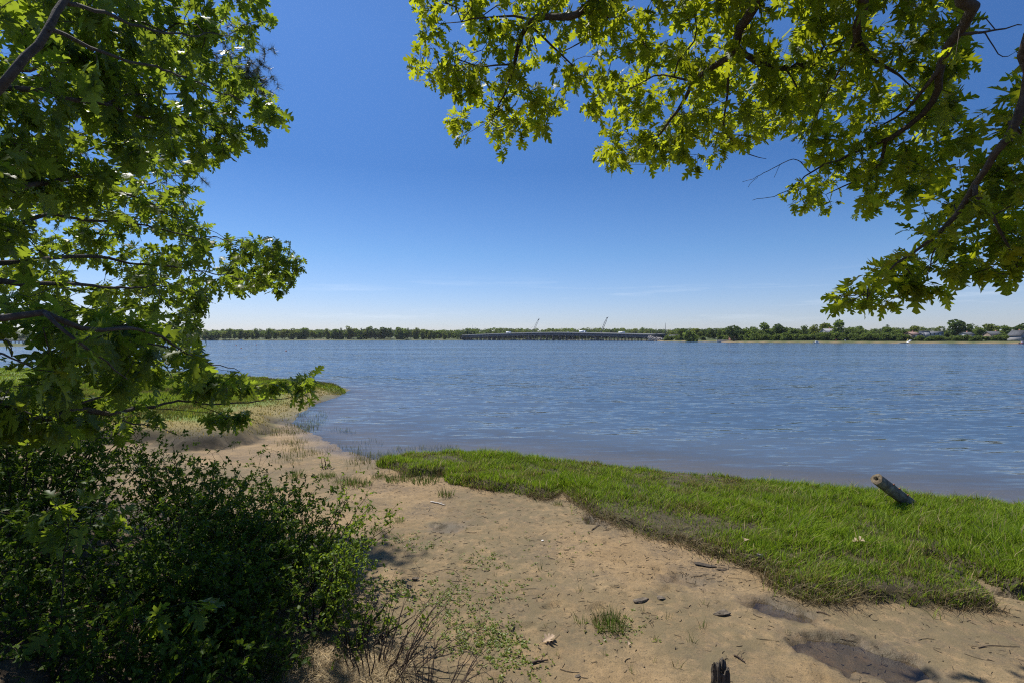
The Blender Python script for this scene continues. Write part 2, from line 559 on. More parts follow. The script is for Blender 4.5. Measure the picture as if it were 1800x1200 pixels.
# ------------------------------------------------------------------ water
def mat_water(name, tint, body, wave, bodyfac=0.3, bias=0.0, gust=False):
    """still or rippled water; every ripple layer is a field of surface slopes"""
    m, nt, out = new_mat(name)
    co = coords(nt)
    tot = None
    for (sc, sx, rz, amp, det) in wave:
        mp = N(nt, 'ShaderNodeMapping')
        mp.inputs['Rotation'].default_value = (0, 0, rz)
        mp.inputs['Scale'].default_value = (sx, 1, 1)
        nt.links.new(co, mp.inputs['Vector'])
        n = N(nt, 'ShaderNodeTexNoise', Scale=sc, Detail=det, Roughness=0.5, Distortion=0.5)
        nt.links.new(mp.outputs[0], n.inputs['Vector'])
        a = N(nt, 'ShaderNodeVectorMath', operation='SUBTRACT')
        nt.links.new(n.outputs['Color'], a.inputs[0])
        a.inputs[1].default_value = (.5, .5, .5)
        b = N(nt, 'ShaderNodeVectorMath', operation='MULTIPLY')
        nt.links.new(a.outputs[0], b.inputs[0])
        b.inputs[1].default_value = (amp * .45, amp, 0)
        if tot is None:
            tot = b.outputs[0]
        else:
            c = N(nt, 'ShaderNodeVectorMath', operation='ADD')
            nt.links.new(tot, c.inputs[0])
            nt.links.new(b.outputs[0], c.inputs[1])
            tot = c.outputs[0]
    if gust:
        mp = N(nt, 'ShaderNodeMapping')
        mp.inputs['Scale'].default_value = (.25, 1, 1)
        nt.links.new(co, mp.inputs['Vector'])
        g = ramp(nt, noise(nt, .045, 4, mp.outputs[0], .55), .32, .68, .5, 1.35)
        b = N(nt, 'ShaderNodeVectorMath', operation='SCALE')
        nt.links.new(tot, b.inputs[0])
        sh = N(nt, 'ShaderNodeVertexColor', layer_name='shallow').outputs[0]
        g = math_(nt, 'MULTIPLY', g, ramp(nt, sh, 0, 1, 1.0, .55))
        nt.links.new(g, b.inputs['Scale'])
        tot = b.outputs[0]
    c = N(nt, 'ShaderNodeVectorMath', operation='ADD')
    nt.links.new(tot, c.inputs[0])
    c.inputs[1].default_value = (0, -bias, 1)
    nn = N(nt, 'ShaderNodeVectorMath', operation='NORMALIZE')
    nt.links.new(c.outputs[0], nn.inputs[0])
    fr = N(nt, 'ShaderNodeFresnel', IOR=1.333)
    nt.links.new(nn.outputs[0], fr.inputs['Normal'])
    tr = N(nt, 'ShaderNodeBsdfTransparent')
    tr.inputs[0].default_value = (*tint, 1)
    df = N(nt, 'ShaderNodeBsdfDiffuse')
    df.inputs[0].default_value = (*body, 1)
    m1 = N(nt, 'ShaderNodeMixShader')
    m1.inputs[0].default_value = bodyfac
    if gust:
        nt.links.new(ramp(nt, sh, 0, 1, bodyfac, .12), m1.inputs[0])
    nt.links.new(tr.outputs[0], m1.inputs[1])
    nt.links.new(df.outputs[0], m1.inputs[2])
    gl = N(nt, 'ShaderNodeBsdfGlossy', Roughness=0.07)
    gl.distribution = 'BECKMANN'
    nt.links.new(nn.outputs[0], gl.inputs['Normal'])
    m2 = N(nt, 'ShaderNodeMixShader')
    nt.links.new(fr.outputs[0], m2.inputs[0])
    nt.links.new(m1.outputs[0], m2.inputs[1])
    nt.links.new(gl.outputs[0], m2.inputs[2])
    nt.links.new(m2.outputs[0], out.inputs[0])
    return m


WATER = mat_water('river_water', (0.80, 0.84, 0.86), (0.125, 0.20, 0.30),
                  [(4.4, .20, -0.22, .68, 2), (1.9, .22, -0.14, .46, 2), (10, .28, -0.30, .36, 1), (.5, .3, -.1, .14, 1)], 0.42, .065, True)
PUDDLE = mat_water('puddle_water', (0.86, 0.84, 0.82), (0.06, 0.055, 0.045), [(3, 1, 0, .02, 1)], 0.1)
def build_water():
    xs = axis_pts(-1440, -11, 12, 1440, .22, 1.10, 30.0, (-60, 60))
    ys = axis_pts(3.0, 8, 22, 1440, .22, 1.10, 30.0, (0, 60))
    ys = np.concatenate([[3.0], ys[ys > 3.2]])
    X, Y = np.meshgrid(xs, ys)
    Xf, Yf = X.ravel(), Y.ravel()
    dl = sdf(LAND, Xf, Yf) + .18 * fbm(Xf * .8, Yf * .8, 3)
    sh = sm(-5.0, 0.0, dl + 1.2 * fbm(Xf * .3, Yf * .3, 13))
    idx = np.arange(len(Xf)).reshape(X.shape)
    q = np.stack([idx[:-1, :-1], idx[:-1, 1:], idx[1:, 1:], idx[1:, :-1]], -1).reshape(-1, 4)
    me = mesh('river_water', np.stack([Xf, Yf, 0 * Xf], 1), q, WATER, {'shallow': np.stack([sh, sh, sh], 1)})
    struct(link('river_water', me))


build_water()


def puddle(p, name='puddle', lev=None):
    (c, r, a, d) = p
    cx, cy = G(*c, .12)
    n = 40
    t = np.arange(n) * 2 * math.pi / n
    rr = 1.25
    X = np.concatenate([[0], r[0] * rr * np.cos(t)])
    Y = np.concatenate([[0], r[1] * rr * np.sin(t)])
    x = cx + X * math.cos(a) - Y * math.sin(a)
    y = cy + X * math.sin(a) + Y * math.cos(a)
    z = lev if lev is not None else gz(cx, cy) + 0.026
    vv = np.stack([x, y, np.full(n + 1, z)], 1)
    f = np.stack([np.zeros(n, int), 1 + np.arange(n), 1 + (np.arange(n) + 1) % n], 1)
    return struct(link(name, mesh(name, vv, f, PUDDLE)))


for p in PUDDLES:
    puddle(p)


# ------------------------------------------------------------------ plants: skeleton and leaves
def cr(pts, step):
    """Catmull-Rom through points (n,4: x y z r)"""
    pts = np.asarray(pts, float)
    p = np.concatenate([[2 * pts[0] - pts[1]], pts, [2 * pts[-1] - pts[-2]]])
    out = [pts[0]]
    for i in range(1, len(p) - 2):
        L = np.linalg.norm(p[i + 1][:3] - p[i][:3])
        n = max(1, int(round(L / step)))
        for k in range(1, n + 1):
            t = k / n
            q = 0.5 * ((2 * p[i]) + (-p[i - 1] + p[i + 1]) * t + (2 * p[i - 1] - 5 * p[i] + 4 * p[i + 1] - p[i + 2]) * t * t +
                       (-p[i - 1] + 3 * p[i] - 3 * p[i + 1] + p[i + 2]) * t ** 3)
            q[3] = p[i][3] * (1 - t) + p[i + 1][3] * t
            out.append(q)
    return np.array(out)


class Skel:
    def __init__(s, rng, tip=0.0028):
        s.rng, s.tip = rng, tip
        s.pos, s.par, s.rmin, s.limb = [], [], [], []

    def node(s, p, par, r=0.0, limb=0):
        s.pos.append(np.asarray(p, float))
        s.par.append(par)
        s.rmin.append(r)
        s.limb.append(limb)
        return len(s.pos) - 1

    def polyline(s, pts, parent=-1, step=0.12, jit=0.012, limb=1):
        c = cr(pts, step)
        ids = []
        start = 0
        if parent >= 0:
            c = cr(np.concatenate([[[*s.pos[parent], max(s.rmin[parent] * .8, pts[0][3])]], pts]), step)
            start = 1
        j = s.rng.normal(0, jit, (len(c), 3))
        j = (j + np.roll(j, 1, 0) + np.roll(j, 2, 0)) * .6
        for k in range(start, len(c)):
            par = ids[-1] if ids else parent
            ids.append(s.node(c[k][:3] + j[k], par, c[k][3], limb))
        return ids

    def near(s, p, only=None):
        a = np.asarray(s.pos)
        d = ((a - p) ** 2).sum(1)
        if only is not None:
            m = np.full(len(a), 1e9)
            m[only] = 0
            d = d + m
        return int(d.argmin())

    def attach(s, targets, step=0.09, sag=0.06, wander=0.02, maxlen=1e9):
        """connect every target to the growing tree; returns (tip node, direction)"""
        T = np.asarray(targets, float)
        base = np.asarray(s.pos)
        d0 = np.array([((base - t) ** 2).sum(1).min() for t in T])
        tips = []
        buf = np.zeros((len(base) + len(T) * 14, 3))
        n = len(base)
        buf[:n] = base
        for k in np.argsort(d0):
            t = T[k]
            dd = ((buf[:n] - t) ** 2).sum(1)
            i = int(dd.argmin())
            L = math.sqrt(dd[i])
            if L > maxlen:
                continue
            a = buf[i].copy()
            m = min(12, max(2, int(L / step)))
            off = s.rng.normal(0, wander * (1 + L), 3)
            off[2] += abs(s.rng.normal(0, sag)) * L
            par = i
            for q in range(1, m + 1):
                u = q / m
                p = a * (1 - u) + t * u + off * math.sin(math.pi * u) + s.rng.normal(0, .006, 3)
                par = s.node(p, par)
                if n < len(buf):
                    buf[n] = p
                    n += 1
            dirv = norm(s.pos[par] - s.pos[s.par[par]])
            tips.append((par, dirv))
        return tips

    def radii(s, e=2.35):
        n = len(s.pos)
        acc = np.zeros(n)
        r = np.zeros(n)
        for i in range(n - 1, -1, -1):
            r[i] = max((acc[i]) ** (1 / e) if acc[i] > 0 else s.tip, s.rmin[i], s.tip)
            if s.par[i] >= 0:
                acc[s.par[i]] += min(r[i], 0.05) ** e if s.limb[s.par[i]] == 0 else 0
        # never thicker than the parent
        for i in range(n):
            if s.par[i] >= 0:
                r[i] = min(r[i], r[s.par[i]])
        s.r = r
        return r

    def tubes(s, want=None):
        """list of MB, one per value of limb id in want (None: everything in one)"""
        r = s.radii() if not hasattr(s, 'r') else s.r
        n = len(s.pos)
        kids = [[] for _ in range(n)]
        for i in range(n):
            if s.par[i] >= 0:
                kids[s.par[i]].append(i)
        mb = MB()
        stack = [(i, -1) for i in range(n) if s.par[i] < 0]
        while stack:
            i, p = stack.pop()
            chain = [p, i] if p >= 0 else [i]
            while kids[i]:
                ks = sorted(kids[i], key=lambda k: -r[k])
                for k in ks[1:]:
                    stack.append((k, i))
                i = ks[0]
                chain.append(i)
            if len(chain) < 2:
                continue
            pts = np.array([s.pos[k] for k in chain])
            rr = r[chain].copy()
            if p >= 0:
                rr[0] = rr[1]
            rm = rr.max()
            mb.tube(pts, rr, 12 if rm > .08 else 8 if rm > .03 else 5 if rm > .008 else 3, cap=rm > .008)
        return mb


def oak_template():
    half = [(0.025, 0.02), (0.07, 0.13), (0.21, 0.20), (0.085, 0.29), (0.33, 0.36), (0.42, 0.52), (0.10, 0.50),
            (0.27, 0.68), (0.36, 0.80), (0.085, 0.73), (0.17, 0.90)]
    mid = [(0, 0), (0, .13), (0, .29), (0, .5), (0, .73), (0, 1.0)]
    # triangles by index: m* mid, h* half
    T = [('m0', 'h0', 'm1'), ('h0', 'h1', 'm1'), ('h1', 'h2', 'h3'), ('m1', 'h1', 'm2'), ('h1', 'h3', 'm2'), ('h3', 'h4', 'h5'), ('m2', 'h3', 'm3'),
         ('h3', 'h5', 'h6'), ('h3', 'h6', 'm3'), ('m3', 'h6', 'm4'), ('h6', 'h7', 'h9'), ('h7', 'h8', 'h9'), ('h6', 'h9', 'm4'),
         ('m4', 'h9', 'm5'), ('h9', 'h10', 'm5')]
    V, idx = [], {}
    for k, q in enumerate(mid):
        idx['m%d' % k] = len(V)
        V.append((q[0], q[1]))
    for k, q in enumerate(half):
        idx['h%d' % k] = len(V)
        V.append(q)
    for k, q in enumerate(half):
        idx['g%d' % k] = len(V)
        V.append((-q[0] * 0.97, q[1] + 0.015 * (-1) ** k))
    tri = []
    for t in T:
        tri.append([idx[a] for a in t])
        tri.append([idx[a.replace('h', 'g')] for a in t][::-1])
    V.append((0.008, -0.22))
    V.append((-0.008, -0.22))
    tri.append([0, len(V) - 1, len(V) - 2])
    V = np.array(V)
    V[:, 1] += 0.22
    return V, np.array(tri)


OAKV, OAKT = oak_template()
OVALV = np.array([(0, 0), (.2, .28), (.24, .55), (0, 1.0), (-.24, .55), (-.2, .28), (0, .5)])
OVALT = np.array([(0, 1, 6), (1, 2, 6), (2, 3, 6), (3, 4, 6), (4, 5, 6), (5, 0, 6)])
TOOTHV = np.array([(0, 0), (.26, .22), (.2, .36), (.32, .52), (.2, .68), (.17, .85), (0, 1.0), (-.17, .85), (-.2, .68), (-.32, .52), (-.2, .36), (-.26, .22), (0, .5)])
TOOTHT = np.array([(k, (k + 1) % 12, 12) for k in range(12)])


def leaf_mesh(name, rng, pos, axis, nrm, size, mat, V2=None, T=None, fold=0.25, droop=0.35, width=1.0, tint=None):
    V2 = OAKV if V2 is None else V2
    T = OAKT if T is None else T
    n = len(pos)
    pos, axis = np.asarray(pos, float), norm(axis)
    x = norm(np.cross(axis, nrm))
    nr = np.cross(x, axis)
    size = np.asarray(size, float)[:, None, None]
    fo = rng.normal(fold, .2, n)[:, None]
    dr = rng.normal(droop, .25, n)[:, None]
    tw = rng.normal(0, .35, n)[:, None]
    tx, ty = V2[:, 0][None] * width * rng.uniform(.85, 1.15, n)[:, None], np.repeat(V2[:, 1][None], n, 0)
    tz = fo * np.abs(tx) - dr * ty * ty * .6 + tw * tx * ty + rng.normal(0, .02, tx.shape)
    v = pos[:, None, :] + size * (tx[..., None] * x[:, None] + ty[..., None] * axis[:, None] + tz[..., None] * nr[:, None])
    m = V2.shape[0]
    f = (np.arange(n)[:, None, None] * m + T[None]).reshape(-1, 3)
    col = None
    if tint is not None:
        col = np.repeat(np.asarray(tint), m, 0)
    return mesh(name, v.reshape(-1, 3), f, mat, col=col)


def leaf_clusters(rng, skel, tips, per=(5, 8), size=(.10, .17), droop=.35, spread=0.9, back=.10, flat=.6):
    pos, ax, nr, sz = [], [], [], []
    for (i, d) in tips:
        k = rng.integers(per[0], per[1] + 1)
        p0 = skel.pos[i]
        for _ in range(k):
            r = norm(rng.normal(0, 1, 3))
            a = norm(d * .55 + r * spread + np.array([0, 0, -droop]))
            pos.append(p0 - d * rng.uniform(0, back))
            ax.append(a)
            nr.append(norm(np.array([0, 0, 1.0]) + rng.normal(0, flat, 3)))
            sz.append(rng.uniform(*size) * (1 if rng.random() < .7 else rng.uniform(.5, .85)))
    return np.array(pos), np.array(ax), np.array(nr), np.array(sz)


def in_poly(poly, n, rng, dens=None, holes=()):
    poly = np.asarray(poly, float)
    lo, hi = poly.min(0), poly.max(0)
    out = []
    while len(out) < n:
        q = rng.uniform(lo, hi, (n * 3, 2))
        ok = sdf(poly, q[:, 0], q[:, 1]) > 6
        for (hx, hy, rx, ry) in holes:
            ok &= ((q[:, 0] - hx) / rx) ** 2 + ((q[:, 1] - hy) / ry) ** 2 > 1
        if dens is not None:
            ok &= rng.random(len(q)) < dens(q[:, 0], q[:, 1])
        out += list(q[ok])
    return np.array(out[:n])


def project(p):
    p = np.asarray(p)
    return np.stack([900 + F * p[:, 0] / p[:, 1], HZ + F * (H - p[:, 2]) / p[:, 1]], 1)


def depth_field(skel, uv, rng, sig, lo=2.0):
    """depth for each photo point: near the depth of the limbs around it"""
    lp = np.array([skel.pos[i] for i in range(len(skel.pos)) if skel.limb[i] and skel.pos[i][1] > 1.2])
    pp = project(lp)
    d = np.empty(len(uv))
    for k, q in enumerate(uv):
        w = 1 / (((pp - q) ** 2).sum(1) + 900) ** 1.5
        d[k] = (w * lp[:, 1]).sum() / w.sum()
    return np.maximum(lo, d + rng.normal(0, sig, len(uv)))


# ------------------------------------------------------------------ the oak whose limbs hang in from the upper right
def limb_px(pts):
    return [[*P(a, b, d), r] for (a, b, d, r) in pts]


def right_oak():
    rng = np.random.default_rng(101)
    s = Skel(rng)
    tx, ty = 4.6, -2.2
    tz = gz(tx, ty)
    root = thing('oak_tree', 'oak tree with backlit yellow green lobed leaves drooping in from the upper right', 'tree', (tx, ty, tz))
    trunk = s.polyline([[tx, ty, tz - .2, .26], [tx - .05, ty + .05, tz + 1.5, .2], [tx - .1, ty + .2, 4.2, .17], [tx - .3, ty + .5, 6.2, .13],
                        [tx - .5, ty + .8, 8.2, .09], [tx - .6, ty + 1.2, 10, .04]], -1, .25, .01, 2)

    def at(z):
        return min(trunk, key=lambda i: abs(s.pos[i][2] - z))
    limbs = []
    m = s.polyline([[3.2, .3, 7.2, .09], [2.0, 2.4, 6.9, .07]] + limb_px([(1150, -130, 4.2, .05), (1040, 0, 4.5, .042), (1000, 28, 4.6, .04),
                   (950, 35, 4.8, .036), (920, 65, 5, .03), (905, 110, 5.2, .024), (890, 150, 5.3, .016), (868, 205, 5.5, .007)]), at(6.0))
    limbs += m
    br = lambda pts, src=None: limbs.extend(s.polyline(limb_px(pts), s.near(P(*pts[0][:3]), src)))
    br([(950, 33, 4.8, .02), (900, 26, 4.9, .014), (850, 32, 5.0, .011), (770, 40, 5.2, .006)])
    br([(905, 112, 5.2, .015), (850, 118, 5.3, .010), (800, 104, 5.4, .006)])
    br([(935, 50, 4.9, .016), (985, 90, 5.0, .012), (1020, 130, 5.1, .006)])
    br([(1085, -40, 4.4, .02), (1070, 30, 4.7, .014), (1030, 65, 4.9, .010), (985, 95, 5.1, .006)])
    m = s.polyline([[3.6, .6, 6.9, .09], [2.6, 2.4, 6.5, .07]] + limb_px([(1345, -110, 3.8, .07), (1327, 10, 4.2, .056), (1302, 50, 4.4, .048), (1275, 105, 4.7, .04),
                   (1218, 140, 5, .026), (1192, 190, 5.2, .02), (1155, 240, 5.5, .012), (1105, 275, 5.7, .006)]), at(5.6))
    limbs += m
    br([(1290, 80, 4.5, .035), (1340, 113, 4.8, .032), (1385, 122, 5, .028), (1430, 108, 5.2, .02), (1462, 135, 5.3, .008)], m)
    br([(1275, 110, 4.7, .02), (1277, 170, 5, .014), (1275, 230, 5.2, .011), (1320, 268, 5.4, .007), (1350, 279, 5.4, .003)], m)
    br([(1380, 122, 5, .016), (1405, 165, 5.3, .010), (1425, 205, 5.5, .005)])
    br([(1215, 142, 5, .016), (1150, 130, 5.3, .010), (1090, 175, 5.6, .005)], m)
    m = s.polyline([[4.0, .9, 6.6, .08], [3.2, 2.3, 5.9, .065]] + limb_px([(1525, -90, 3.5, .055), (1520, 20, 3.8, .045), (1508, 65, 4, .034), (1530, 100, 4.2, .022),
                   (1570, 130, 4.4, .014), (1605, 155, 4.6, .006)]), at(5.2))
    limbs += m
    br([(1508, 65, 4.0, .02), (1470, 130, 4.4, .012), (1445, 190, 4.8, .006)], m)
    m = s.polyline([[4.2, .9, 6.0, .07], [3.5, 2.0, 5.5, .055]] + limb_px([(1735, -60, 2.9, .052), (1710, 10, 3.2, .044), (1690, 50, 3.4, .040), (1662, 110, 3.6, .036),
                   (1645, 160, 3.8, .032), (1622, 200, 4, .028), (1570, 240, 4.2, .023), (1500, 265, 4.5, .018), (1430, 300, 4.8, .010), (1375, 350, 5, .004)]), at(4.6))
    limbs += m
    br([(1560, 245, 4.25, .02), (1553, 285, 4.4, .017), (1512, 315, 4.6, .011), (1450, 342, 4.8, .005)], m)
    br([(1660, 115, 3.6, .022), (1590, 190, 4.0, .014), (1540, 230, 4.3, .006)], m)
    br([(1690, 60, 3.4, .016), (1750, 55, 3.5, .008), (1795, 45, 3.6, .004)], m)
    m5 = s.polyline([[4.2, .8, 4.9, .07], [3.4, 1.9, 4.9, .05]] + limb_px([(1860, 20, 2.6, .045), (1802, 125, 2.9, .034), (1772, 210, 3, .030), (1745, 270, 3.1, .027), (1710, 332, 3.3, .023),
                    (1682, 380, 3.5, .025), (1650, 412, 3.6, .018), (1600, 452, 3.8, .012), (1535, 500, 4, .007), (1490, 532, 4.1, .004)]), at(3.8))
    limbs += m5
    br([(1715, 345, 3.3, .02), (1745, 378, 3.4, .015), (1772, 430, 3.5, .010), (1790, 470, 3.6, .005)], m5)
    br([(1770, 215, 3, .018), (1800, 240, 3.1, .012), (1850, 300, 3.1, .006)], m5)
    br([(1650, 412, 3.6, .01), (1640, 450, 3.7, .007), (1625, 490, 3.8, .004)], m5)
    # bare twigs
    bare = []
    for pts in ([(1425, 303, 4.8, .008), (1395, 281, 5, .006), (1350, 300, 5.1, .005), (1330, 312, 5.1, .004), (1306, 320, 5.2, .0025)],
                [(1400, 330, 4.95, .006), (1360, 345, 5, .004), (1322, 353, 5.1, .0025)],
                [(1330, 312, 5.1, .003), (1316, 330, 5.1, .002)], [(1372, 290, 5.05, .003), (1360, 312, 5.05, .002)],
                [(1730, 60, 3.45, .006), (1765, 100, 3.4, .004), (1800, 85, 3.4, .003)]):
        bare += s.polyline(limb_px(pts), s.near(P(*pts[0][:3])), .05, .006)
    # leaf sprays fill the outline of the crown
    polys = [([(705, 0), (712, 35), (740, 45), (727, 90), (722, 130), (745, 150), (775, 165), (772, 195), (785, 230), (805, 250), (860, 262), (890, 272),
               (905, 252), (950, 238), (985, 222), (1000, 205), (1015, 190), (1050, 205), (1070, -120), (720, -120)], 250, .45, [(1085, 115, 22, 14), (760, 5, 10, 25)]),
             ([(1045, -120), (1045, 195), (1028, 225), (1048, 245), (1042, 285), (1062, 322), (1084, 318), (1095, 300), (1150, 303), (1220, 308), (1245, 298), (1262, 270), (1310, 275),
               (1340, 250), (1370, 232), (1420, 262), (1455, 250), (1460, -120)], 420, .55, [(1085, 110, 26, 18), (1390, 255, 30, 18)]),
             ([(1400, -120), (1400, 240), (1440, 278), (1430, 292), (1385, 325), (1362, 345), (1378, 372), (1430, 398), (1452, 398), (1480, 368), (1510, 398), (1540, 372),
               (1580, 368), (1620, 340), (1655, 318), (1700, 285), (1725, 220), (1700, 100), (1720, -120)], 330, .42, [(1390, 265, 30, 14)]),
             ([(1760, 190), (1725, 290), (1690, 335), (1640, 368), (1600, 393), (1572, 440), (1530, 465), (1500, 490), (1455, 518), (1480, 548), (1530, 548), (1560, 538),
               (1600, 518), (1640, 530), (1690, 518), (1720, 498), (1760, 505), (1800, 488), (1930, 480), (1930, 60), (1790, 110)], 190, .30, [(1745, 255, 25, 25), (1640, 440, 14, 14)])]
    T = []
    for poly, n, sig, holes in polys:
        uv = in_poly(poly, n, rng, None, holes)
        d = depth_field(s, uv, rng, 0.0)
        d = d + np.where(rng.random(len(d)) < .22, -rng.uniform(0, .25, len(d)), .12 + np.abs(rng.normal(0, sig * 1.25, len(d))))
        T += [P(a, b, dd) for (a, b), dd in zip(uv, d)]
    # the rest of the crown, above and behind the frame
    k = 0
    while k < 120:
        q = rng.normal(0, 1, 3)
        q = norm(q) * rng.uniform(.55, 1)
        p = np.array([4.0, -.6, 7.6]) + q * np.array([4.2, 3.6, 2.6])
        if p[1] > 1.0:
            u, w = 900 + F * p[0] / p[1], HZ + F * (H - p[2]) / p[1]
            if w > -40 and u < 1900:
                continue
        if p[2] > 4.5:
            T.append(p)
            k += 1
    k = 0
    while k < 400:  # unseen leaf roof added to shade the crown, gap keeps its middle lit
        p = np.array([rng.uniform(-1.8, 4.2), rng.uniform(2.8, 6.0), rng.uniform(6.6, 8.6)])
        if HZ + F * (H - p[2]) / p[1] > -45 or (.1 < p[0] < 2.0 and p[1] > 4.9):
            continue
        T.append(p)
        k += 1
    # a lit layer farther out at the middle of the crown
    for (a, b) in in_poly([(1090, 100), (1190, 60), (1300, 90), (1440, 60), (1460, 190), (1400, 240), (1240, 260), (1060, 300), (1030, 215)], 120, rng):
        T.append(P(a, b, rng.uniform(6.0, 7.2)))
    tips = s.attach(T, .10, .05, .03)
    s.radii()
    s.r = s.r * np.where(np.array([p[1] for p in s.pos]) > 1.6, .78, 1.0)
    ps, ax, nr, sz = leaf_clusters(rng, s, tips, (5, 8), (.095, .165), .30, .95, .12, .55)
    off = np.array(root.location)
    lm = leaf_mesh('crown', rng, ps - off, ax, nr, sz, OAK, fold=.15, droop=.4)
    link('crown', lm, root)
    mb = s.tubes()
    for k in range(len(mb.v)):
        mb.v[k] = mb.v[k] - off
    mb.build('trunk', BARK, root, True)


def left_oak():
    rng = np.random.default_rng(202)
    s = Skel(rng)
    tx, ty = -5.6, 4.4
    tz = gz(tx, ty)
    root = thing('oak_tree', 'dark shaded oak tree reaching in from the left edge above the bushes', 'tree', (tx, ty, tz))
    trunk = s.polyline([[tx, ty, tz - .2, .22], [tx + .05, ty, tz + 1.2, .18], [tx, ty + .1, 4.0, .15], [tx + .1, ty + .3, 6.0, .11],
                        [tx + .1, ty + .6, 8.0, .07], [tx, ty + .8, 9.6, .03]], -1, .25, .01, 2)

    def at(z):
        return min(trunk, key=lambda i: abs(s.pos[i][2] - z))
    L = lambda pts, z: s.polyline(limb_px(pts), at(z))
    br = lambda pts: s.polyline(limb_px(pts), s.near(P(*pts[0][:3])))
    L([(-120, 260, 2.9, .03), (0, 150, 2.7, .022), (40, 100, 2.8, .021), (75, 55, 2.9, .020), (112, 0, 3.1, .019), (190, -90, 3.6, .016)], 3.4)
    br([(75, 58, 2.9, .014), (150, 80, 3.2, .012), (250, 110, 3.8, .010), (330, 135, 4.5, .008), (420, 175, 5.6, .006), (490, 195, 6.4, .003)])
    br([(112, 2, 3.1, .015), (200, 30, 3.6, .012), (280, 55, 4.2, .010), (380, 62, 5.2, .006), (470, 35, 6.0, .003)])
    L([(-150, 190, 3.4, .03), (40, 165, 3.4, .018), (150, 180, 3.8, .016), (230, 202, 4.3, .012), (290, 208, 4.7, .010), (360, 215, 5.3, .006), (430, 250, 6.0, .003)], 3.8)
    br([(190, 190, 4.0, .010), (235, 165, 4.4, .008), (340, 160, 5.0, .005)])
    L([(-130, 410, 3.6, .035), (0, 345, 3.5, .022), (80, 320, 3.8, .018), (150, 310, 4.2, .012), (240, 350, 4.8, .008), (340, 400, 5.8, .004)], 2.9)
    L([(-120, 520, 4.1, .03), (0, 440, 4.2, .020), (28, 400, 4.4, .022), (70, 376, 4.6, .018), (130, 380, 5, .013), (240, 395, 5.6, .010), (350, 415, 6.4, .007), (440, 430, 8.4, .005), (520, 450, 9.4, .003)], 2.5)
    L([(-120, 490, 3.8, .03), (30, 461, 4, .018), (100, 453, 4.6, .022), (170, 455, 5.2, .017), (230, 462, 5.6, .012), (330, 472, 6.3, .009), (430, 492, 8.2, .006), (510, 500, 9.2, .003)], 2.6)
    L([(-130, 520, 3.4, .03), (80, 498, 3.9, .016), (180, 505, 4.6, .012), (280, 505, 5.4, .008), (370, 530, 6.2, .004)], 2.4)
    L([(-140, 560, 2.7, .03), (0, 562, 2.5, .018), (80, 552, 2.6, .016), (180, 580, 2.9, .012), (260, 582, 3.4, .009), (340, 625, 4.2, .006), (420, 650, 5.0, .003)], 2.3)
    br([(80, 552, 2.6, .012), (120, 600, 2.6, .008), (180, 640, 2.8, .005), (230, 665, 3.1, .003)])
    L([(-140, 690, 3, .04), (60, 726, 3.4, .026), (130, 719, 3.8, .024), (190, 722, 4.2, .018), (260, 715, 4.8, .013), (330, 705, 5.4, .010), (400, 711, 6, .008), (480, 702, 6.8, .006), (540, 690, 7.6, .004), (553, 655, 7.9, .002)], 1.9)
    br([(190, 722, 4.2, .010), (240, 745, 4.6, .007), (310, 762, 5.2, .003)])
    br([(130, 719, 3.8, .010), (200, 690, 4.3, .007), (260, 672, 4.9, .003)])
    br([(330, 705, 5.4, .008), (360, 680, 5.7, .006), (430, 672, 6.3, .003)])
    br([(330, 705, 5.4, .006), (400, 735, 5.9, .003)])
    br([(260, 715, 4.8, .006), (345, 722, 5.6, .004), (440, 738, 6.2, .002)])
    for pts in ([(-60, 610, 2.6, .008), (20, 628, 2.6, .005), (60, 650, 2.65, .003)], [(-40, 600, 2.6, .006), (20, 598, 2.6, .004), (22, 625, 2.6, .002)]):
        s.polyline(limb_px(pts), s.near(P(*pts[0][:3])), .05, .008)
    OUT = [(-160, -160), (465, -160), (500, 40), (440, 50), (462, 82), (430, 100), (452, 150), (508, 190), (500, 210), (450, 235), (440, 260), (408, 282), (398, 303), (350, 308), (335, 335),
           (370, 390), (400, 432), (442, 402), (480, 412), (536, 445), (520, 480), (522, 518), (480, 522), (420, 518), (390, 518), (365, 538), (350, 575), (362, 595), (345, 622),
           (425, 645), (448, 660), (440, 688), (380, 688), (330, 672), (265, 665), (235, 640), (215, 690), (160, 640), (130, 690), (75, 690), (60, 640), (90, 590), (40, 578), (-160, 590)]

    def dens(x, y):
        e = np.ones_like(x)
        airy = np.exp(-((x - 120) / 190) ** 4 - ((y - 450) / 100) ** 4)
        e = e * (1 - .84 * airy) * np.clip(.75 + .9 * fbm(x / 70, y / 70, 5), .12, 1)
        e = e * np.where(x > 330, 1.0, .75)
        return e
    uv = in_poly(OUT, 760, rng, dens)
    d = depth_field(s, uv, rng, .35, 2.3)
    d = d + .7 * sm(260, 60, uv[:, 1])
    T = [P(a, b, dd) for (a, b), dd in zip(uv, d)]
    for (a, b) in in_poly([(-20, 330), (330, 320), (390, 430), (380, 520), (340, 560), (-20, 580)], 235, rng):
        T.append(P(a, b, rng.uniform(6.2, 9.0)))
    # small sprays along the low branch
    low = [([(395, 410), (480, 405), (540, 445), (522, 515), (420, 515), (380, 470)], 95), ([(60, 690), (300, 690), (320, 720), (240, 745), (120, 745), (60, 740)], 13), ([(300, 672), (450, 668), (440, 690), (330, 690)], 13), ([(440, 668), (560, 655), (560, 690), (480, 700), (430, 695)], 10),
           ([(535, 640), (560, 645), (575, 700), (520, 695)], 7), ([(350, 720), (440, 715), (450, 740), (380, 745)], 10), ([(-60, 660), (40, 660), (60, 745), (-60, 760)], 22), ([(60, 735), (150, 735), (150, 765), (60, 770)], 10)]
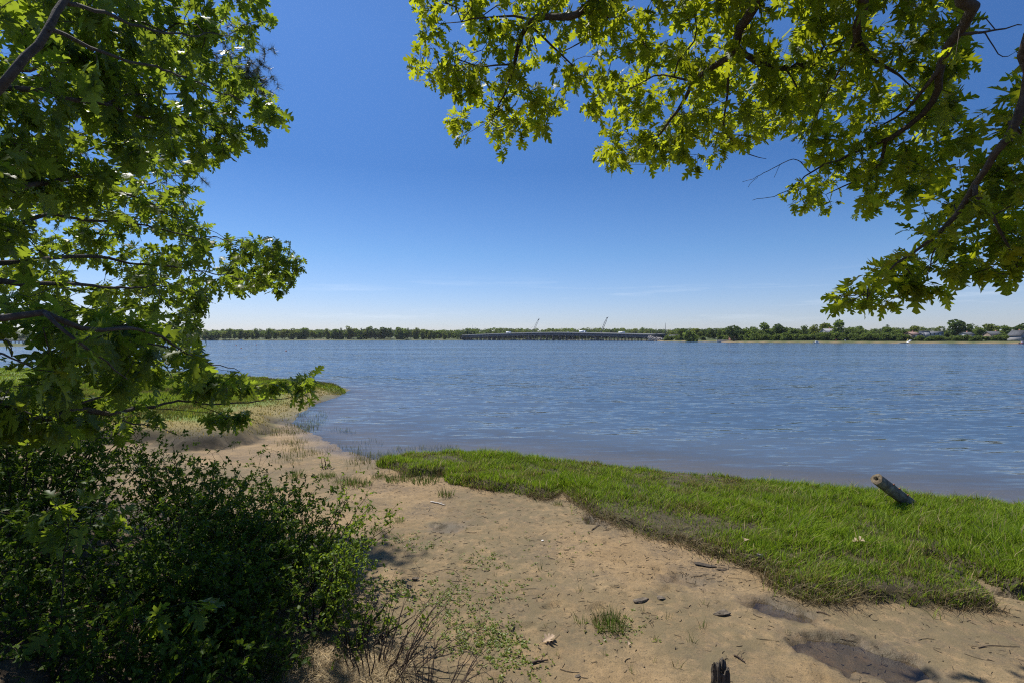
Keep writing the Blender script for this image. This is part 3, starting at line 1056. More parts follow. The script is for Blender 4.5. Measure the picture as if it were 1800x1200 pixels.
    for poly, n in low:
        uv = in_poly(poly, n, rng)
        d = rng.normal(9.1, .35, n) if n == 95 else depth_field(s, uv, rng, .2, 2.5)
        T += [P(a, b, dd) for (a, b), dd in zip(uv, d)]
    # depth of the crown further back and higher up
    k = 0
    while k < 460:
        q = norm(rng.normal(0, 1, 3)) * rng.uniform(.4, 1)
        p = np.array([-6.3, 7.2, 6.7]) + q * np.array([2.8, 3.4, 2.8])
        u, w = 900 + F * p[0] / p[1], HZ + F * (H - p[2]) / p[1]
        if sdf(OUT, np.array([u]), np.array([w]))[0] < 25 and u > -100 and w > -100:
            continue
        if dens(np.array([u]), np.array([w]))[0] < rng.random() * .95:
            continue
        T.append(p)
        k += 1
    tips = s.attach(T, .10, .05, .03)
    s.radii()
    ps, ax, nr, sz = leaf_clusters(rng, s, tips, (6, 9), (.11, .18), .55, .95, .14, .6)
    off = np.array(root.location)
    link('crown', leaf_mesh('crown', rng, ps - off, ax, nr, sz, OAK_SH, fold=.15, droop=.45), root)
    mb = s.tubes()
    for k in range(len(mb.v)):
        mb.v[k] = mb.v[k] - off
    mb.build('trunk', BARK, root, True)


def pine():
    rng = np.random.default_rng(303)
    s = Skel(rng, .004)
    tx, ty = -13.5, 11.5
    tz = gz(tx, ty)
    root = thing('pine_tree', 'pine tree with long needle tufts standing behind the left oak', 'tree', (tx, ty, tz))
    trunk = s.polyline([[tx, ty, tz - .2, .22], [tx, ty, 5, .16], [tx + .1, ty, 9, .1], [tx + .1, ty + .1, 13, .03]], -1, .4, .01, 2)
    T = []
    tips_px = [(440, 110, 10.2), (420, 60, 10.0), (455, 80, 10.3), (300, 60, 9.8), (330, 250, 10.4), (350, 300, 10.6), (250, 230, 10.2), (230, 100, 9.8), (400, 180, 10.3), (180, 320, 10.2), (100, 350, 10.3), (310, 330, 10.8), (120, 120, 10), (60, 250, 10.4)]
    for (a, b, d) in tips_px:
        e = P(a, b, d + .8)
        z0 = min(max(e[2] - .9, 3), 12)
        i = min(trunk, key=lambda i: abs(s.pos[i][2] - z0))
        m = (s.pos[i] + e) / 2 + np.array([0, rng.normal(0, .4), -.25])
        ids = s.polyline([[*m, .03], [*e, .006]], i, .2, .03)
        for q in range(60 if a > 290 and b < 260 else 26):
            c = s.pos[ids[rng.integers(len(ids) // 3, len(ids))]]
            T.append(c + rng.normal(0, .33, 3) * np.array([1, 1, .6]))
    e = P(438, 141, 10.9)
    for q in range(110):
        T.append(e + rng.normal(0, 1, 3) * np.array([.26, .26, .16]))
    for q in range(120):
        z0 = rng.uniform(4, 13)
        a = rng.uniform(0, 2 * math.pi)
        rr = (14 - z0) * .32 * rng.uniform(.4, 1)
        p = np.array([tx + rr * math.cos(a), ty + rr * math.sin(a), z0])
        if 900 + F * p[0] / p[1] < 330:
            T.append(p)
    tips = s.attach(T, .15, .05, .03)
    s.radii()
    pos, ax = [], []
    for (i, d) in tips:
        for _ in range(46):
            r = norm(rng.normal(0, 1, 3))
            pos.append(s.pos[i] - d * rng.uniform(0, .14))
            ax.append(norm(d * .8 + r))
    n = len(pos)
    V2 = np.array([(-.014, 0), (.014, 0), (.0, 1)])
    off = np.array(root.location)
    link('crown', leaf_mesh('crown', rng, np.array(pos) - off, np.array(ax), norm(rng.normal(0, 1, (n, 3))), rng.uniform(.10, .17, n), NEEDLE, V2, np.array([(0, 1, 2)]), 0, .1, 1.6), root)
    mb = s.tubes()
    for k in range(len(mb.v)):
        mb.v[k] = mb.v[k] - off
    mb.build('trunk', BARK, root, True)


right_oak()
left_oak()
pine()


# ------------------------------------------------------------------ shrubs
def shrub(name, label, seed, x, y, rx, ry, h, stems, clusters, leaf=(.032, .058), mats=(SHRUB, TWIG), per=(5, 9), lean=(0, 0), low=.25, group=None, tmpl=None, cat='shrub', open_=0.0, stemr=.012):
    rng = np.random.default_rng(seed)
    s = Skel(rng, .0016)
    z0 = gz(x, y)
    root = thing(name, label, cat, (x, y, z0), group)
    T = []
    for k in range(stems):
        a = rng.uniform(0, 2 * math.pi)
        q = math.sqrt(rng.uniform(0, 1))
        bx, by = x + .35 * rx * q * math.cos(a), y + .35 * ry * q * math.sin(a)
        ex, ey = x + rx * q * math.cos(a) + lean[0], y + ry * q * math.sin(a) + lean[1]
        hh = h * (1 - .38 * q * q) * rng.uniform(.8, 1.05)
        bz, ez = gz(bx, by) - .04, z0 * .3 + gz(ex, ey) * .7 + hh
        mx, my = bx * .55 + ex * .45, by * .55 + ey * .45
        s.polyline([[bx, by, bz, stemr], [mx, my, bz + (ez - bz) * .55, stemr * .6], [ex, ey, ez, stemr * .25]], -1, .07, .012)
        nn = len(s.pos)
    base = list(range(len(s.pos)))
    pz = np.array(s.pos)
    for k in range(clusters):
        c = pz[rng.integers(0, len(pz))]
        f = (c[2] - z0) / h
        if f < low * .5 and rng.random() < .7:
            continue
        T.append(c + rng.normal(0, .11 + .07 * rx, 3) + np.array([0, 0, .05 * h]))
    tips = s.attach(T, .05, .02, .012)
    s.radii()
    ps, ax, nr, sz = leaf_clusters(rng, s, tips, per, leaf, .05, 1.0, .10, .7)
    off = np.array(root.location)
    V2, T3 = (OVALV, OVALT) if tmpl is None else tmpl
    if mats[0] is not None:
        link('foliage', leaf_mesh('foliage', rng, ps - off, ax, nr, sz, mats[0], V2, T3, .25, .3), root)
    mb = s.tubes()
    for k in range(len(mb.v)):
        mb.v[k] = mb.v[k] - off
    mb.build('stems', mats[1], root)
    return root


TOOTH = (TOOTHV, TOOTHT)
shrub('shrub', 'dark shrub joining the thicket to the thin open shrub on the sand', 35, -2.85, 5.6, .75, .6, .95, 20, 900, per=(8, 12), lean=(.1, 0), low=.15)
shrub('shrub', 'low sprawling shrub of bright leaves at the foot of the bare dead twigs', 34, -1.5, 5.05, .42, .4, .42, 12, 150, leaf=(.026, .048), mats=(SHRUB_Y, TWIG), per=(5, 9), lean=(.15, 0), low=.1, tmpl=TOOTH)
shrub('shrub', 'low leafy shrub filling the dark bottom edge left of the oak saplings', 31, -3.35, 3.75, .75, .4, .5, 17, 460, per=(7, 11), low=.1)
shrub('shrub', 'small dark shrub at the bottom edge between the saplings and the dry straw', 32, -2.45, 3.75, .6, .4, .42, 16, 480, per=(7, 11), low=.1, tmpl=TOOTH)
shrub('shrub', 'round dark shrub in the shade right behind the low sapling', 33, -2.6, 4.7, .7, .6, .8, 18, 800, per=(8, 12), low=.1)
shrub('shrub', 'dense dark shrub at the left edge below the low oak branch', 1, -6.0, 6.4, 1.5, 1.3, 1.85, 28, 1500, per=(9, 14))
shrub('shrub', 'dark leafy shrub in the shade whose top meets the dry turf of the spit', 2, -4.35, 7.0, 1.35, 1.2, 1.15, 28, 1500, per=(9, 14))
shrub('shrub', 'dark green shrub between the shaded thicket and the thin shrub on the sand', 3, -3.1, 6.3, 1.05, 1.0, 1.05, 26, 1300, per=(9, 14))
shrub('shrub', 'shaded shrub in the middle of the thicket with bare stems below', 4, -3.3, 4.9, 1.1, .9, .95, 24, 1200, low=.4, per=(8, 12))
shrub('shrub', 'thin open shrub with bright young leaves leaning right over the sand', 5, -2.5, 6.3, .75, .7, 1.15, 18, 620, leaf=(.026, .048), mats=(SHRUB_Y, TWIG), per=(6, 10), lean=(.3, .1), low=.3, tmpl=TOOTH)
shrub('shrub', 'small airy shrub with yellow green leaves in front of the tree shadow', 6, -1.98, 5.35, .5, .45, .95, 14, 400, leaf=(.026, .048), mats=(SHRUB_Y, TWIG), per=(6, 10), lean=(.2, .05), tmpl=TOOTH)
shrub('shrub', 'low dark shrub at the bottom left corner', 7, -4.3, 4.3, 1.2, .5, .7, 22, 900, per=(5, 9), tmpl=TOOTH)
shrub('shrub', 'low leafy shrub at the bottom edge beside the dry straw', 8, -2.35, 4.45, .7, .5, .55, 16, 520, mats=(SHRUB, TWIG), per=(5, 8), tmpl=TOOTH)
shrub('shrub', 'dark thicket shrub rising behind the oak sapling', 9, -5.1, 5.3, 1.2, .9, 1.35, 24, 1200, per=(9, 14))
shrub('dead_shrub', 'bare dead shrub of thin dark twigs beside the sand at the bottom', 10, -1.12, 4.6, .78, .5, .72, 30, 240, mats=(None, DEADTWIG), lean=(.25, .1), low=.2, cat='dead shrub', stemr=.008)
shrub('dead_shrub', 'low bare twiggy branches at the bottom edge right of the larger dead shrub', 11, -.65, 4.22, .6, .3, .42, 18, 150, mats=(None, DEADTWIG), lean=(.1, .2), low=.1, cat='dead shrub', stemr=.007)
shrub('seedling', 'small leafy seedling standing on the sand beyond the thin shrub', 12, *G(570, 822, .12), .12, .12, .32, 4, 22, leaf=(.05, .08), mats=(SHRUB_Y, TWIG), per=(3, 5), cat='plant')


def sapling(label, seed, a, b, d, n, spread):
    rng = np.random.default_rng(seed)
    s = Skel(rng)
    p = P(a, b, d)
    z0 = gz(p[0], p[1])
    root = thing('oak_sapling', label, 'sapling', (p[0], p[1], z0))
    s.polyline([[p[0] - .1, p[1] + .05, z0 - .05, .008], [p[0] - .05, p[1], (z0 + p[2]) / 2, .006], [p[0], p[1], p[2] + .05, .003]], -1, .06, .008)
    T = [p + rng.normal(0, 1, 3) * np.array(spread) for _ in range(n)]
    tips = s.attach(T, .06, .02, .01)
    s.radii()
    ps, ax, nr, sz = leaf_clusters(rng, s, tips, (4, 6), (.11, .17), .35, .9, .06, .4)
    off = np.array(root.location)
    link('foliage', leaf_mesh('foliage', rng, ps - off, ax, nr, sz, OAK_SH), root)
    mb = s.tubes()
    for k in range(len(mb.v)):
        mb.v[k] = mb.v[k] - off
    mb.build('stem', TWIG, root)


sapling('oak sapling with pale broad lobed leaves standing in the dark thicket', 21, 120, 920, 3.7, 10, (.26, .15, .10))
sapling('low oak sapling with drooping lobed leaves near the bottom edge of the thicket', 22, 235, 1105, 3.6, 7, (.2, .12, .07))


# ------------------------------------------------------------------ grass
def blades(name, rng, x, y, h, w, col, lean, mat, base=None, seg=2, z=None, zs=1.0):
    n = len(x)
    z = ground(x, y) if z is None else z
    a = rng.uniform(0, 2 * math.pi, n)
    dx, dy = np.cos(a), np.sin(a)
    lx, ly = lean[:, 0], lean[:, 1]
    ts = np.linspace(0, 1, seg + 1)
    rows, cols = [], []
    base = col * np.array([1.15, .8, .8]) if base is None else base
    for t in ts:
        cx = x + lx * h * t ** 1.8
        cy = y + ly * h * t ** 1.8
        cz = z - .01 + .024 * (zs < 1) + zs * h * t * (1 - .18 * t * np.hypot(lx, ly))
        ww = w * (1 - t) ** .7 * .5
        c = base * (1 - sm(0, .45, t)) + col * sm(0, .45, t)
        if t < 1:
            rows += [np.stack([cx - dx * ww, cy - dy * ww, cz], 1), np.stack([cx + dx * ww, cy + dy * ww, cz], 1)]
            cols += [c, c]
        else:
            rows.append(np.stack([cx, cy, cz], 1))
            cols.append(c)
    v = np.stack(rows, 1)
    c = np.stack(cols, 1)
    m = v.shape[1]
    tri = []
    for k in range(seg - 1):
        tri += [(2 * k, 2 * k + 1, 2 * k + 3), (2 * k, 2 * k + 3, 2 * k + 2)]
    tri.append((m - 3, m - 2, m - 1))
    f = (np.arange(n)[:, None, None] * m + np.array(tri)[None]).reshape(-1, 3)
    return mesh(name, v.reshape(-1, 3), f, mat, col=c.reshape(-1, 3))


def marsh_grass():
    rng = np.random.default_rng(404)
    x, y = [], []
    lo, hi = np.array([-4.2, 4.9]), np.array([13.0, 14.2])
    q = rng.uniform(lo, hi, (620000, 2))
    e = 0.10 * fbm(q[:, 0] * 4.0, q[:, 1] * 4.0, 9)
    d = sdf(MARSH, q[:, 0], q[:, 1]) + e
    fr = fbm(q[:, 0] * 2.6, q[:, 1] * 2.6, 281)
    ok = ((d > -.02) | ((d > -.42) & (fr > .18) & (rng.random(len(q)) < .10 * (1 + d / .42)) & (q[:, 1] < 9.5))) & (q[:, 0] < q[:, 1] * 1.08 + .6)
    q, d = q[ok], d[ok]
    pt = fbm(q[:, 0] * .55, q[:, 1] * .55, 201)
    pt2 = fbm(q[:, 0] * 2.2, q[:, 1] * 2.2, 211)
    # thin, short and brownish towards the middle of the near edge; tall at the right and along the water
    tall = np.clip(.5 + .35 * sm(2, 7, q[:, 0]) + .9 * pt + .25 * sm(.9, .2, d) * (q[:, 1] > 9.8) - .34 * sm(1.7, .0, np.hypot((q[:, 0] - 1.9) / 1.3, q[:, 1] - 8.2)), .12, 1.1)
    keep = rng.random(len(q)) < .30 + .4 * tall + .75 * pt2
    q, d, pt, pt2, tall = q[keep], d[keep], pt[keep], pt2[keep], tall[keep]
    n = len(q)
    h = (.05 + .105 * tall) * rng.uniform(.55, 1.25, n)
    w = rng.uniform(.006, .013, n) * (1 + .04 * q[:, 1])
    g1, g2, br = np.array([.12, .205, .012]), np.array([.28, .385, .024]), np.array([.26, .21, .08])
    t = rng.random(n)[:, None]
    col = g1 * (1 - t) + g2 * t
    pb = np.clip(.06 + .8 * (.6 - tall) + .8 * pt2, 0.04, .85)
    dry = (rng.random(n) < pb)[:, None]
    col = np.where(dry, br * rng.uniform(.6, 1.3, (n, 1)), col * 1.12)
    stem = rng.random(n) < .022
    col = np.where(stem[:, None], np.array([[.46, .37, .20]]), col)
    h = np.where(stem, h * 1.5, h) * (1 + .9 * np.clip(fbm(q[:, 0] * 3.5, q[:, 1] * 3.5, 291), -.5, .6))
    lean = rng.normal(0, .42, (n, 2)) + np.stack([.1 + 0.5 * fbm(q[:, 0] * 1.7, q[:, 1] * 1.7, 231), -.05 + 0.5 * fbm(q[:, 0] * 1.7, q[:, 1] * 1.7, 251)], 1)
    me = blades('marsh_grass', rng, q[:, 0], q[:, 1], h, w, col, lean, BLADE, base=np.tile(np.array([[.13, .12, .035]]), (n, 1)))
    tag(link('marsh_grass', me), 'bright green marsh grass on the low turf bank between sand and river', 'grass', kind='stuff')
    # straw hanging at the eroded near edge
    q = rng.uniform(lo, hi, (420000, 2))
    e = 0.10 * fbm(q[:, 0] * 4.0, q[:, 1] * 4.0, 9)
    d = sdf(MARSH, q[:, 0], q[:, 1]) + e
    cl = fbm(q[:, 0] * 1.6, q[:, 1] * 1.6, 222)
    ok = (np.abs(d) < .10) & (q[:, 1] < 9.9 + .5 * q[:, 0].clip(-9, 0)) & (cl > -.12 + .3 * rng.random(len(q))) | (np.abs(d) < .09) & (q[:, 0] < .6) & (q[:, 1] < 11.6) & (cl > -.05)
    q = q[ok][:5200]
    n = len(q)
    col = np.array([.30, .23, .13]) * rng.uniform(.3, 1.25, (n, 1))
    lean = rng.normal(0, .75, (n, 2)) + np.array([-.1, -.6])
    me = blades('dry_straw', rng, q[:, 0], q[:, 1], rng.uniform(.06, .26, n), rng.uniform(.004, .009, n), col, lean, STRAW, base=col * .8, seg=3)
    tag(link('dry_straw', me), 'tan dead straw hanging over the eroded edge of the turf bank', 'straw', kind='stuff')


marsh_grass()


def spit_grass():
    rng = np.random.default_rng(505)
    qs = []
    for lo, hi, n in (((-30, 13.5), (-5, 36), 150000), ((-80, 22), (-9, 58), 130000)):
        qs.append(rng.uniform(lo, hi, (n, 2)))
    q = np.concatenate(qs)
    ok = q[:, 0] > -1.12 * q[:, 1]
    q = q[ok]
    d = sdf(SPIT, q[:, 0], q[:, 1])
    pt = fbm(q[:, 0] * .25, q[:, 1] * .25, 301)
    dry = sm(0.2, 0.6, sm(3.6, 0.4, d) * sm(33, 22, q[:, 1]) + 0.35 * fbm(q[:, 0] * .4, q[:, 1] * .4, 90))
    d = d + .9 * fbm(q[:, 0] * .45, q[:, 1] * .45, 91)
    keep = (d > .08) & (rng.random(len(q)) < .5 + .5 * (1 - dry) + .4 * pt)
    q, d, pt, dry = q[keep], d[keep], pt[keep], dry[keep]
    n = len(q)
    h = (.06 + .09 * (1 - dry)) * rng.uniform(.5, 1.3, n)
    w = (.010 + .0011 * q[:, 1]) * rng.uniform(.6, 1.3, n)
    t = rng.random(n)[:, None]
    g = np.array([.17, .24, .02]) * (1 - t) + np.array([.28, .35, .03]) * t
    b = np.array([.31, .235, .06]) * (.6 + .7 * t)
    ol = sm(-.15, .25, fbm(q[:, 0] * .35, q[:, 1] * .35, 95) + .3 * sm(-16, -11, q[:, 0]) - .12)[:, None]
    g = g * (1 - ol) + np.array([.13, .12, .035]) * ol
    col = np.where(rng.random(n)[:, None] < (dry * .5 + .06)[:, None], b, g)
    me = blades('spit_grass', rng, q[:, 0], q[:, 1], h, w, col, rng.normal(0, .3, (n, 2)), BLADE, base=col * .9)
    tag(link('spit_grass', me), 'short green and straw coloured grass covering the low spit at the left', 'grass', kind='stuff')
    # sparse shoots standing in the wet sand and shallows at the water's edge
    q = rng.uniform((-10, 10), (-1.5, 22), (26000, 2))
    dl = sdf(LAND, q[:, 0], q[:, 1])
    cl = fbm(q[:, 0] * 1.1, q[:, 1] * 1.1, 313)
    ok = (dl > -1.3) & (dl < 2.6) & (sdf(SPIT, q[:, 0], q[:, 1]) < 0) & (sdf(MARSH, q[:, 0], q[:, 1]) < 0) & (cl > .22 - .34 * rng.random(len(q)) ** 2.5)
    q = q[ok][:5200]
    n = len(q)
    col = np.array([.12, .14, .03]) * rng.uniform(.5, 1.4, (n, 1))
    me = blades('shore_shoots', rng, q[:, 0], q[:, 1], rng.uniform(.06, .22, n), rng.uniform(.007, .013, n), col, rng.normal(0, .25, (n, 2)), BLADE, z=np.maximum(ground(q[:, 0], q[:, 1]), -.06))
    tag(link('shore_shoots', me), 'thin scattered grass shoots in the wet sand by the water', 'grass', kind='stuff')


spit_grass()


def tuft_mesh(seed, n, r, h, w, tone=1.0, dead=.2):
    rng = np.random.default_rng(seed)
    a, q = rng.uniform(0, 2 * math.pi, n), np.sqrt(rng.uniform(0, 1, n))
    x, y = r * q * np.cos(a), r * q * np.sin(a)
    lean = np.stack([x, y], 1) / r * .45 + rng.normal(0, .16, (n, 2))
    col = np.array([.085, .15, .02]) * tone * rng.uniform(.55, 1.4, (n, 1))
    col = np.where(rng.random((n, 1)) < dead, np.array([.24, .19, .09]) * rng.uniform(.5, 1.2, (n, 1)), col)
    return blades('blades', rng, x, y, h * rng.uniform(.4, 1.1, n) * (1 - .3 * q), np.full(n, w), col, lean, BLADE, seg=3, z=np.full(n, -.005))


def tuft(me, px, py, label, group='grass tufts on the sand', sc=1.0, rz=0.0):
    x, y = G(px, py, .12)
    o = link('grass_tuft', me, None, (x, y, gz(x, y)))
    o.scale = (sc,) * 3
    o.rotation_euler = (0, 0, rz)
    return tag(o, label, 'grass tuft', group)


TM = tuft_mesh(1, 300, .17, .27, .006)
TS = [tuft_mesh(2, 70, .10, .2, .007), tuft_mesh(3, 100, .14, .22, .008), tuft_mesh(4, 26, .07, .16, .006)]
tuft(TM, 1070, 1098, 'largest grass tuft standing alone on the open sand')
tuft(TS[2], 1022, 1090, 'thin tuft just left of the largest grass tuft on the sand', sc=1.1)
TF = tuft_mesh(6, 170, .30, .26, .013)
tuft(TF, 606, 846, 'grass tuft between its two neighbours near the seedling', sc=.8)
tuft(TF, 632, 850, 'dense grass tuft, rightmost of the three near the seedling', sc=.85, rz=2)
tuft(TF, 572, 838, 'pale grass tuft right beside the leafy seedling', sc=.7, rz=1)
tuft(TF, 668, 838, 'small tuft between the three tufts and the tip of the marsh', sc=.6, rz=3)
tuft(TF, 700, 842, 'tuft at the foot of the tip of the marsh bank', sc=.9, rz=4)
tuft(TF, 748, 845, 'wide tuft below the marsh bank edge near its left tip', sc=1.0, rz=5)
tuft(TS[1], 784, 870, 'low tuft standing just off the marsh edge on bare sand', sc=1.1, rz=1)
tuft(TS[0], 703, 915, 'thin upright tuft on sand right of the thin shrub', sc=.8)
tuft(TS[0], 660, 932, 'narrow tuft on the sand beside the thin shrub', sc=.8, rz=2)
tuft(TS[0], 980, 885, 'small green tuft in the notch of the marsh edge', sc=.8, rz=3)
tuft(TS[1], 520, 838, 'dry tuft among the sparse shoots left of the seedling', sc=1.3, rz=4)
rngT = np.random.default_rng(9)
SPRIG = [tuft_mesh(20 + k, 9, .03, .12, .005, 1.0, .35) for k in range(4)]
spots = [(925, 945), (815, 1005), (760, 1040), (845, 1060), (905, 1040), (1105, 1130), (1150, 1160), (1190, 1170), (958, 1100), (870, 1010), (1005, 985), (950, 1000), (1130, 1075), (1175, 1085), (1215, 1125), (1110, 1180),
         (1060, 1150), (1385, 1110), (730, 985), (690, 905), (760, 960), (880, 930), (1235, 1100), (980, 1150), (1150, 1120), (820, 930), (1020, 1040), (1240, 1060), (640, 905), (790, 1020)]
for k, (a, b) in enumerate(spots):
    o = tuft(SPRIG[k % 4], a, b, 'tiny sprig of a few grass blades growing alone on the bare sand', 'tiny grass sprigs on the sand', rngT.uniform(.7, 1.4), rngT.uniform(0, 6))
    o.name = 'grass_sprig'
    o['category'] = 'grass sprig'


def ground_bits():
    rng = np.random.default_rng(606)
    # green weeds creeping over the sand
    pts = []
    for (a, b, sx, sy, n) in [(830, 1110, 40, 22, 260), (880, 1120, 25, 15, 130), (800, 1040, 35, 14, 110), (850, 985, 26, 10, 60), (770, 1060, 22, 16, 60), (700, 945, 22, 5, 50), (740, 960, 30, 6, 40), (900, 1035, 30, 10, 40),
                              (1090, 1105, 30, 14, 60), (690, 1030, 16, 10, 70), (900, 1165, 40, 16, 90), (960, 960, 60, 20, 50)]:
        u = rng.normal(0, 1, (n, 2)) * np.array([sx, sy]) + np.array([a, b])
        pts += [G(p[0], p[1], .12) for p in u if p[1] > 800]
    pts = np.array(pts)
    z = ground(pts[:, 0], pts[:, 1])
    pos, ax, nr, sz = [], [], [], []
    for (x, y), zz in zip(pts, z):
        for _ in range(rng.integers(3, 7)):
            a = rng.uniform(0, 2 * math.pi)
            pos.append((x + rng.normal(0, .01), y + rng.normal(0, .01), zz + .004))
            ax.append((math.cos(a), math.sin(a), rng.uniform(.1, .9)))
            nr.append((rng.normal(0, .3), rng.normal(0, .3), 1))
            sz.append(rng.uniform(.014, .036))
    me = leaf_mesh('sand_weeds', rng, np.array(pos), np.array(ax), norm(nr), sz, mat_leaf('weed_leaf', (.08, .12, .012), (.19, .23, .02), (.26, .32, .02), .35), OVALV, OVALT)
    tag(link('sand_weeds', me), 'small green weeds creeping in patches over the sand', 'weeds', kind='stuff')
    # dark scraps of stem and rootlet washed onto the sand
    q = rng.uniform((-3.2, 4.3), (7.5, 12), (22000, 2))
    dl, dm, db = sdf(LAND, q[:, 0], q[:, 1]), sdf(MARSH, q[:, 0], q[:, 1]), sdf(BANK, q[:, 0], q[:, 1])
    cl = fbm(q[:, 0] * .9, q[:, 1] * .9, 401)
    ok = (dl > .3) & (dm < -.02) & (db < .2) & (cl + .38 * (dm > -.35) > .27 - .75 * rng.random(len(q)) ** 2.5)
    q = q[ok][:2000]
    mb = MB()
    zq = ground(q[:, 0], q[:, 1])
    for (x, y), zz in zip(q, zq):
        L = rng.uniform(.015, .075) * (1 if rng.random() < .93 else 3)
        a = rng.normal(.3, 1.0)
        t = np.linspace(-.5, .5, 4)
        bend = rng.normal(0, .35)
        px = x + L * (t * math.cos(a) - bend * t * t * math.sin(a))
        py = y + L * (t * math.sin(a) + bend * t * t * math.cos(a))
        pz = zz + .004 + 0 * px
        mb.tube(np.stack([px, py, pz], 1), rng.uniform(.0012, .004), 3, False)
    o = mb.build('plant_scraps', mat_simple('scrap', (.03, .024, .016), (.10, .075, .05), 12, .9))
    tag(o, 'dark scraps of stem and root washed over the sand', 'debris', kind='stuff')
    # dead straw on the slope under the bushes, dry litter
    n = 5200
    q = np.concatenate([np.stack([rng.normal(-1.7, .55, n), rng.normal(4.75, .55, n)], 1), np.stack([rng.normal(-1.28, .20, n), rng.normal(4.62, .28, n)], 1)])
    q = np.concatenate([q, rng.uniform((-4.5, 4.0), (-1.5, 7), (2500, 2))])
    cl = fbm(q[:, 0] * 1.5, q[:, 1] * 1.5, 411)
    q = q[(sdf(BANK, q[:, 0], q[:, 1]) > -.5) & (cl > -.35)]
    n = len(q)
    col = np.array([.50, .38, .23]) * rng.uniform(.4, 1.25, (n, 1))
    me = blades('straw_litter', rng, q[:, 0], q[:, 1], rng.uniform(.05, .20, n), rng.uniform(.003, .006, n), col, rng.normal(0, 1.2, (n, 2)), STRAW, base=col, seg=3, zs=.5)
    tag(link('straw_litter', me), 'pale dead straw lying under the bushes beside the sand', 'straw', kind='stuff')
    # long thin grass and low weeds in the shade at the lower left
    q = rng.uniform((-4.6, 3.9), (-1.9, 5.0), (900, 2))
    n = len(q)
    col = np.array([.06, .11, .02]) * rng.uniform(.6, 1.3, (n, 1))
    me = blades('shade_grass', rng, q[:, 0], q[:, 1], rng.uniform(.15, .42, n), rng.uniform(.004, .008, n), col, rng.normal(0, .35, (n, 2)), BLADE, seg=3)
    tag(link('shade_grass', me), 'thin dark grass growing in the shade of the thicket', 'grass', kind='stuff')


ground_bits()


# ------------------------------------------------------------------ things on the shore
def rock(seed, px, py, dims, label, mat=STONE, rz=0, z=.12, name='rock', cat='rock', sink=.25):
    import bmesh
    rng = np.random.default_rng(seed)
    bm = bmesh.new()
    bmesh.ops.create_icosphere(bm, subdivisions=3, radius=1.15)
    planes = [(norm(rng.normal(0, 1, 3)), rng.uniform(.42, .8)) for _ in range(13)]
    for vv in bm.verts:
        p = np.array(vv.co)
        for (n_, d_) in planes:
            t = p @ n_ - d_
            if t > 0:
                p = p - n_ * t
        p = p * (1 + .05 * math.sin(9 * p[0] + seed) * math.cos(7 * p[1]) + rng.normal(0, .015))
        vv.co = Vector(p * np.array(dims) * .5)
    me = bpy.data.meshes.new(name)
    bm.to_mesh(me)
    bm.free()
    me.materials.append(mat)
    x, y = G(px, py, z)
    o = link(name, me, None, (x, y, gz(x, y) + dims[2] * (.5 - sink)))
    o.rotation_euler = (0, 0, rz)
    return tag(o, label, cat)


DARKST = mat_simple('dark_stone', (.06, .05, .04), (.22, .18, .135), 30, .95, .008, .1)
rock(1, 1333, 975, (.10, .09, .10), 'small round pale stone lying in the marsh grass', z=.25)
rock(2, 1272, 1076, (.22, .13, .07), 'flat angular stone with dark face on the sand above the puddles', DARKST, -.2)
rock(3, 1128, 1052, (.24, .10, .05), 'flat dark crusty lump on the sand left of the puddles', DARKST, .35)
rock(4, 1160, 1050, (.13, .08, .035), 'small dark lump beside the flat crusty one on the sand', DARKST, -.3)
rock(5, 729, 1020, (.13, .07, .05), 'small dark stone on the sand near the tree shadow', DARKST, .2)
rock(6, 1016, 1188, (.06, .04, .03), 'dark pebble at the bottom edge left of the stump', DARKST, .2)
rock(7, 953, 948, (.045, .035, .025), 'tiny white shell lying on the sand', mat_simple('shell', (.6, .58, .55), (.75, .73, .7), 20, .6), 0, name='shell', cat='shell')
rock(8, 1238, 990, (.30, .12, .03), 'dark clump of washed up weed at the marsh edge', mat_simple('wrack', (.03, .025, .02), (.1, .08, .06), 40, .95, .01), -.35, name='weed_clump', cat='weed clump')
rock(9, 1268, 1000, (.16, .07, .025), 'smaller dark scrap of weed right of the washed up clump', mat_simple('wrack_b', (.03, .025, .02), (.12, .09, .06), 40, .95, .01), -.2, name='weed_clump', cat='weed clump')

DEADLEAF = mat_leaf('dead_leaf', (.42, .30, .19), (.50, .38, .27), (.4, .26, .12), .2, .7, .2)


def dead_leaf(px, py, size, rz, label, z=.12, up=.03):
    rng = np.random.default_rng(px)
    me = leaf_mesh('dead_leaf', rng, np.zeros((1, 3)), np.array([[math.cos(rz), math.sin(rz), .25]]), norm(np.array([[.2, -.5, 1.0]])), [size], DEADLEAF, fold=.5, droop=.4)
    x, y = G(px, py, z)
    o = link('dead_leaf', me, None, (x, y, gz(x, y) + up))
    tag(o, label, 'leaf')


dead_leaf(1527, 970, .17, 2.4, 'dry tan oak leaf standing on the marsh grass below the post', .2, .09)
dead_leaf(1308, 963, .13, 1.0, 'dry curled leaf on the grass left of the pale stone', .2, .07)
dead_leaf(948, 1130, .15, .5, 'pale dead oak leaf lying on the sand left of the largest tuft', up=.012)
dead_leaf(690, 1150, .10, 1.8, 'dead leaf on the sand behind the bare twigs', up=.012)
dead_leaf(1105, 1140, .07, 1.4, 'small pale curled leaf on the sand below the largest tuft', up=.02)


